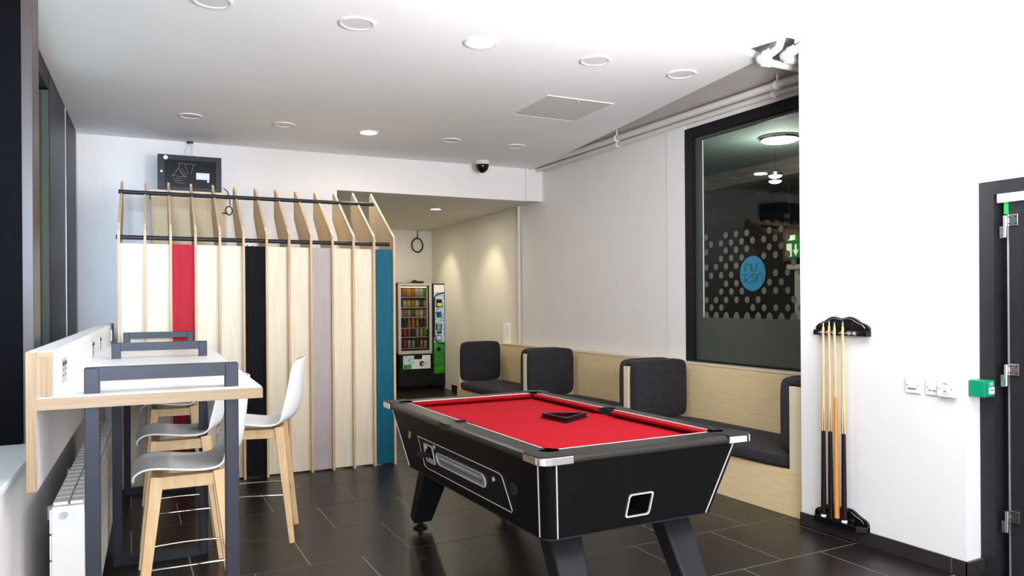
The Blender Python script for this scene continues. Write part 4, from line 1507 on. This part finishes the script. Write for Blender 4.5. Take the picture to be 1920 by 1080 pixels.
# ================================================================== SWITCHES AND CALL POINT
for (yc, w, th, lb, kind) in ((2.627, .086, .010, 'single white wall switch plate left of the paired plates', 0),
                              (2.512, .080, .010, 'left plate of the two touching white switch plates', 1),
                              (2.430, .090, .028, 'right, thicker plate of the two touching white switch plates', 2)):
    t = thing('wall_switch', lb, 'switch', (3.90, yc, .972), 0, 'white switch plates beside the cues')
    MB().box(-th, 0, -w / 2, w / 2, -.043, .043).build('switch_plate', 'plastic_white', t, bevel=.003)
    if kind == 0:
        MB().box(-th - .005, -th, -.026, .026, -.016, .016).build('rocker', 'plastic_white', t, bevel=.002)
        MB().box(-th - .0055, -th - .004, -.024, .024, -.018, -.015).build('rocker_gap', 'black_plastic', t)
    elif kind == 1:
        for k in (-1, 1):
            MB().box(-th - .005, -th, k * .013 - .010, k * .013 + .010, -.016, .014).build('rocker', 'plastic_white', t, bevel=.002)
            MB().box(-th - .0055, -th - .004, k * .013 - .008, k * .013 + .008, -.016, -.013).build('rocker_mark', 'steel', t)
    else:
        MB().box(-th - .004, -th, -.014, .014, -.016, .010).build('rocker', 'plastic_white', t, bevel=.002)
        MB().box(-th - .0045, -th - .003, -.008, .008, -.012, -.008).build('rocker_mark', 'steel', t)
        MB().box(-th - .001, -th, -.012, .012, .026, .029).build('print_line', 'steel', t)
        MB().box(-th - .001, -th, -.020, .020, -.028, -.026).build('print_line', 'steel', t)
    for k in (-1, 1):
        MB().lathe([(.003, -th - .001), (.003, -th + .002)], (0, k * (w / 2 - .012), 0), 10, 'x').build('screw', 'steel', t)

t = thing('call_point', 'green emergency break-glass door release box by the black door frame', 'alarm point', (3.965, 2.30, .985))
MB().box(-.045, .045, -.045, .033, -.043, .043).build('housing', 'call_green', t, bevel=.004)
MB().box(-.006, .038, -.049, -.0445, -.028, .008).build('glass_window', 'plastic_white', t, bevel=.001)
for k in range(3):
    MB().lathe([(.0035, -.0505), (.003, -.049)], (.006 + k * .010, 0, -.008), 8, 'y').build('red_mark' if 0 else 'window_mark', 'black_plastic', t)
MB().box(-.002, .014, -.0460, -.0445, .026, .030).build('print_line', 'plastic_white', t)
MB().box(.016, .030, -.0460, -.0445, .026, .030).build('print_line', 'plastic_white', t)
MB().box(-.004, .030, -.0460, -.0445, .017, .021).build('print_line', 'plastic_white', t)

t = thing('door_stop', 'small chrome dome door stop on the floor by the black door', 'door stop', (3.93, 2.20, 0))
MB().lathe([(.020, 0), (.020, .006), (.016, .018), (.008, .025), (.0001, .027)], n=18).build('stop_dome', 'chrome', t)
MB().lathe([(.0165, .012), (.0175, .015), (.0165, .018)], n=18).build('stop_ring', 'black_plastic', t)

# ================================================================== VENDING MACHINE
VX, VY = 4.455, 11.66
vm = thing('vending_machine', 'black snack vending machine with lit glass front and green side column', 'vending machine', (VX, VY, 0))
HWv, DV, HV = .405, .62, 1.765


def vb(name, mat, x0, x1, y0, y1, z0, z1, bev=.002, par=None):
    return MB().box(x0, x1, y0, y1, z0, z1).build(name, mat, par or vm, bevel=bev)


sh = MB()
sh.box(-HWv, -HWv + .02, .02, DV, .05, HV)
sh.box(HWv - .19, HWv, .02, DV, .05, HV)
sh.box(-HWv, HWv, DV - .03, DV, .05, HV)
sh.box(-HWv, HWv, .02, DV, HV - .03, HV)
sh.box(-HWv, HWv, .02, DV, .05, .62)
sh.build('housing', 'black_plastic', vm, bevel=.003)
xr = .175     # right edge of the glass door
MB().ring([(-HWv, .600), (xr, .600), (xr, HV), (-HWv, HV)], [(-HWv + .04, .655), (xr - .04, .655), (xr - .04, HV - .035), (-HWv + .04, HV - .035)],
          lambda x, z: (x, -.01, z), lambda x, z: (x, .03, z)).build('glass_door_frame', 'vend_silver', vm, bevel=.004)
vb('glass_pane', 'vend_glass', -HWv + .04, xr - .04, .005, .009, .655, HV - .035, 0)
vb('light_strip', 'strip_warm', -HWv + .06, xr - .06, .06, .075, HV - .065, HV - .05, 0)
vb('light_strip', 'vend_silver', xr - .075, xr - .06, .03, .05, 1.0, HV - .05, 0)
for k, z in enumerate((.70, .885, 1.035, 1.215, 1.375, 1.545)):
    vb('shelf', 'black_metal', -HWv + .02, xr - .04, .08, .42, z - .014, z, 0)
    vb('price_rail', 'steel', -HWv + .03, xr - .05, .072, .08, z - .016, z - .004, 0)
# control column
vb('control_column', 'black_plastic', xr + .003, HWv, -.012, .02, .05, HV, .003)
vb('column_graphic', 'vend_splash', xr + .035, HWv - .008, -.0145, -.012, .78, HV - .02, 0)
vb('column_graphic_green', 'vend_green', xr + .03, HWv - .008, -.0145, -.012, .26, .779, 0)
vb('column_cap', 'plastic_white', xr + .035, HWv - .008, -.0165, -.0148, 1.62, HV - .02, 0)
m_ = MB().tube([(HWv - .006, -.018, 1.61), (xr + .08, -.018, 1.585), (xr + .045, -.018, 1.54), (xr + .040, -.018, 1.4), (xr + .040, -.018, .90), (xr + .055, -.018, .82), (xr + .1, -.018, .775), (HWv - .006, -.018, .755)], .010, 8)
m_.build('black_outline', 'black_plastic', vm)
vb('card_reader', 'black_plastic', xr + .075, xr + .165, -.05, -.0145, 1.37, 1.50, .004)
vb('yellow_sticker', 'sticker_yellow', xr + .082, xr + .158, -.053, -.0505, 1.385, 1.44, 0)
vb('coin_display', 'dark_blue', xr + .075, xr + .16, -.035, -.0145, 1.20, 1.29, .003)
vb('keypad', 'black_plastic', xr + .065, xr + .165, -.03, -.0145, .985, 1.09, .003)
m_ = MB()
for a in range(3):
    for b in range(4):
        m_.box(xr + .085 + a * .022, xr + .101 + a * .022, -.033, -.030, .998 + b * .022, 1.013 + b * .022)
m_.build('keys', 'hatch_cream', vm)
vb('note_slot', 'black_metal', xr + .085, xr + .165, -.03, -.0145, .93, .965, .002)
vb('advert_frame', 'dark_blue', xr + .075, xr + .165, -.02, -.0145, .80, .905, .002)
vb('advert_panel', 'vend_splash', xr + .085, xr + .155, -.023, -.0205, .815, .895, 0)
MB().lathe([(.038, -.026), (.038, -.015)], (xr + .115, 0, .665), 20, 'y').build('coin_return', 'black_metal', vm)
MB().lathe([(.026, -.028), (.024, -.026)], (xr + .115, 0, .665), 16, 'y').build('coin_return_core', 'gloss_black', vm)
vb('arrow_mark', 'dark_blue', xr + .105, xr + .13, -.016, -.0145, .525, .54, 0)
# delivery flap
fl = vb('delivery_flap', 'plastic_white', -.34, .135, -.035, -.01, .355, .575, .003)
MB().prism(rrect(-.155, -.015, .515, .600, .02, 3), lambda x, z: (x, -.037, z), lambda x, z: (x, -.03, z)).build('flap_grip', 'gloss_black', vm)
vb('flap_graphic', 'vend_splash', -.335, -.16, -.0362, -.0352, .43, .57, 0)
vb('flap_graphic_green', 'vend_green', -.335, -.20, -.0362, -.0352, .358, .43, 0)
MB().lathe([(.045, -.0375), (.044, -.0355)], (-.02, 0, .44), 24, 'y').build('flap_logo', 'dark_blue', vm)
MB().lathe([(.020, -.0385), (.019, -.0375)], (.0, 0, .43), 16, 'y').build('flap_logo_drop', 'vend_splash', vm)
MB().lathe([(.018, -.0385), (.017, -.0375)], (-.045, 0, .465), 16, 'y').build('flap_logo_leaf', 'vend_green', vm)
for k in range(3):
    vb('flap_print', 'vend_green', .035, .095 - .012 * k, -.0362, -.0352, .455 - k * .022, .460 - k * .022, 0)
vb('base_front', 'black_plastic', -HWv + .005, xr, -.012, .02, .08, .345, .003)
for k in range(4):
    vb('vent_slat', 'black_metal', -HWv + .02, xr + .2, -.018, -.012, .09 + k * .035, .108 + k * .035, 0)
vb('plinth', 'void_black', -HWv + .02, HWv - .02, .04, DV, 0, .06, 0)
# products
PC = {'red': (.55, .02, .02), 'orange': (.75, .20, .02), 'yellow': (.75, .55, .03), 'cream': (.8, .72, .5), 'green': (.15, .40, .05), 'pink': (.6, .15, .17),
      'purple': (.14, .05, .14), 'silver': (.5, .5, .5), 'brown': (.12, .05, .02), 'dark': (.02, .02, .02), 'white': (.75, .75, .75), 'lime': (.45, .6, .05)}
for k, v in PC.items():
    plain('product_' + k, tuple(c * .45 for c in v), .35, noise=.35, scale=70)


def packet(w, h):
    m_ = MB()
    d = .028
    vs = []
    for (z, wi, di) in ((0, w * .9, .004), (.008, w, .006), (h * .3, w * .97, d), (h * .6, w * .95, d), (h - .010, w, .006), (h, w * .92, .003)):
        vs += [(-wi / 2, -di / 2, z), (wi / 2, -di / 2, z), (wi / 2, di / 2, z), (-wi / 2, di / 2, z)]
    fs = [(3, 2, 1, 0), (20, 21, 22, 23)]
    for i in range(5):
        for j in range(4):
            a, b = i * 4 + j, i * 4 + (j + 1) % 4
            fs.append((a, b, b + 4, a + 4))
    return m_.add(vs, fs)


def bottle(h):
    return MB().lathe([(.022, 0), (.026, .006), (.026, h * .35), (.022, h * .42), (.026, h * .5), (.025, h * .68), (.011, h * .86), (.011, h * .92)], n=14)


def can(h):
    return MB().lathe([(.022, 0), (.027, .008), (.027, h - .012), (.022, h)], n=14)


layout = [  # (z, kind, colours bottom to top)
    (.70, 'can', ['red', 'red', 'silver', 'silver', 'dark', 'orange', 'silver']),
    (.885, 'can', ['red', 'red', 'red', 'dark', 'silver', 'yellow', 'green']),
    (1.035, 'bottle', ['dark', 'dark', 'orange', 'orange', 'orange', 'dark', 'brown']),
    (1.215, 'packet', ['cream', 'pink', 'lime', 'purple', 'yellow', 'cream', 'pink']),
    (1.375, 'packet', ['brown', 'cream', 'yellow', 'orange', 'cream', 'brown', 'lime']),
    (1.545, 'bag', ['red', 'orange', 'yellow', 'orange', 'cream', 'white', 'green'])]
ordn = ['leftmost', 'second from left', 'third from left', 'middle', 'third from right', 'second from right', 'rightmost']
rown = ['bottom', 'second lowest', 'third lowest', 'third highest', 'second highest', 'top']
protos = {}
for ri, (z, kind, cs) in enumerate(layout):
    for ci, cn in enumerate(cs):
        x = -HWv + .075 + ci * .072
        word = {'can': 'drink can', 'bottle': 'drink bottle', 'packet': 'snack packet', 'bag': 'crisp bag'}[kind]
        name = word.replace(' ', '_')
        g = {'can': lambda: can(.125), 'bottle': lambda: bottle(.155), 'packet': lambda: packet(.060, .115), 'bag': lambda: packet(.068, .140)}[kind]()
        o = g.build(name, 'product_' + cn, None, (VX + x, VY + .11 if kind != 'bag' else VY + .11, z + .0005))
        if kind == 'bottle':
            MB().lathe([(.013, .1425), (.013, .160)], n=12).build('bottle_cap', 'product_' + ('red' if ci < 2 else 'white'), o)
        tag(o, '%s %s, %s on the %s shelf of the vending machine' % (cn if cn != 'dark' else 'black', word, ordn[ci], rown[ri]), word.split()[1], 'goods in the vending machine')
t = thing('machine_cable', 'black plug and cable lying on top of the vending machine', 'cable', (VX - .05, VY + .2, HV))
MB().lathe([(.0001, 0), (.05, .001), (.055, .03), (.04, .055), (.0001, .065)], n=16).build('plug_body', 'black_plastic', t)
MB().box(.04, .15, -.03, .03, .001, .045).build('plug_block', 'black_plastic', t, bevel=.006)
MB().tube([(-.05, 0, .02), (-.15, -.03, .008), (-.25, .04, .012), (-.33, .0, .02)], .006, 6).build('cable_tail', 'black_plastic', t)
# mall socket above the booth panel
t = Lthing('wall_socket', 'white socket plate on back wall seen just above the black panel', 'socket', .79 + .12, 8.275, 2.06)
MB().box(-.06, .06, -.01, 0, -.035, .035).build('socket_plate', 'plastic_white', t, bevel=.002)
for x in (-.025, .025):
    MB().box(x - .004, x + .004, -.0115, -.010, -.01, .006).build('pin_holes', 'black_plastic', t)

# corridor light so the room beyond reads behind the glass
d = bpy.data.lights.new('corridor_lamp', 'POINT')
d.energy = 16
d.color = (1, .96, .85)
d.shadow_soft_size = .15
o = bpy.data.objects.new('corridor_lamp', d)
C.objects.link(o)
o.location = (5.99, 5.47, 2.85)
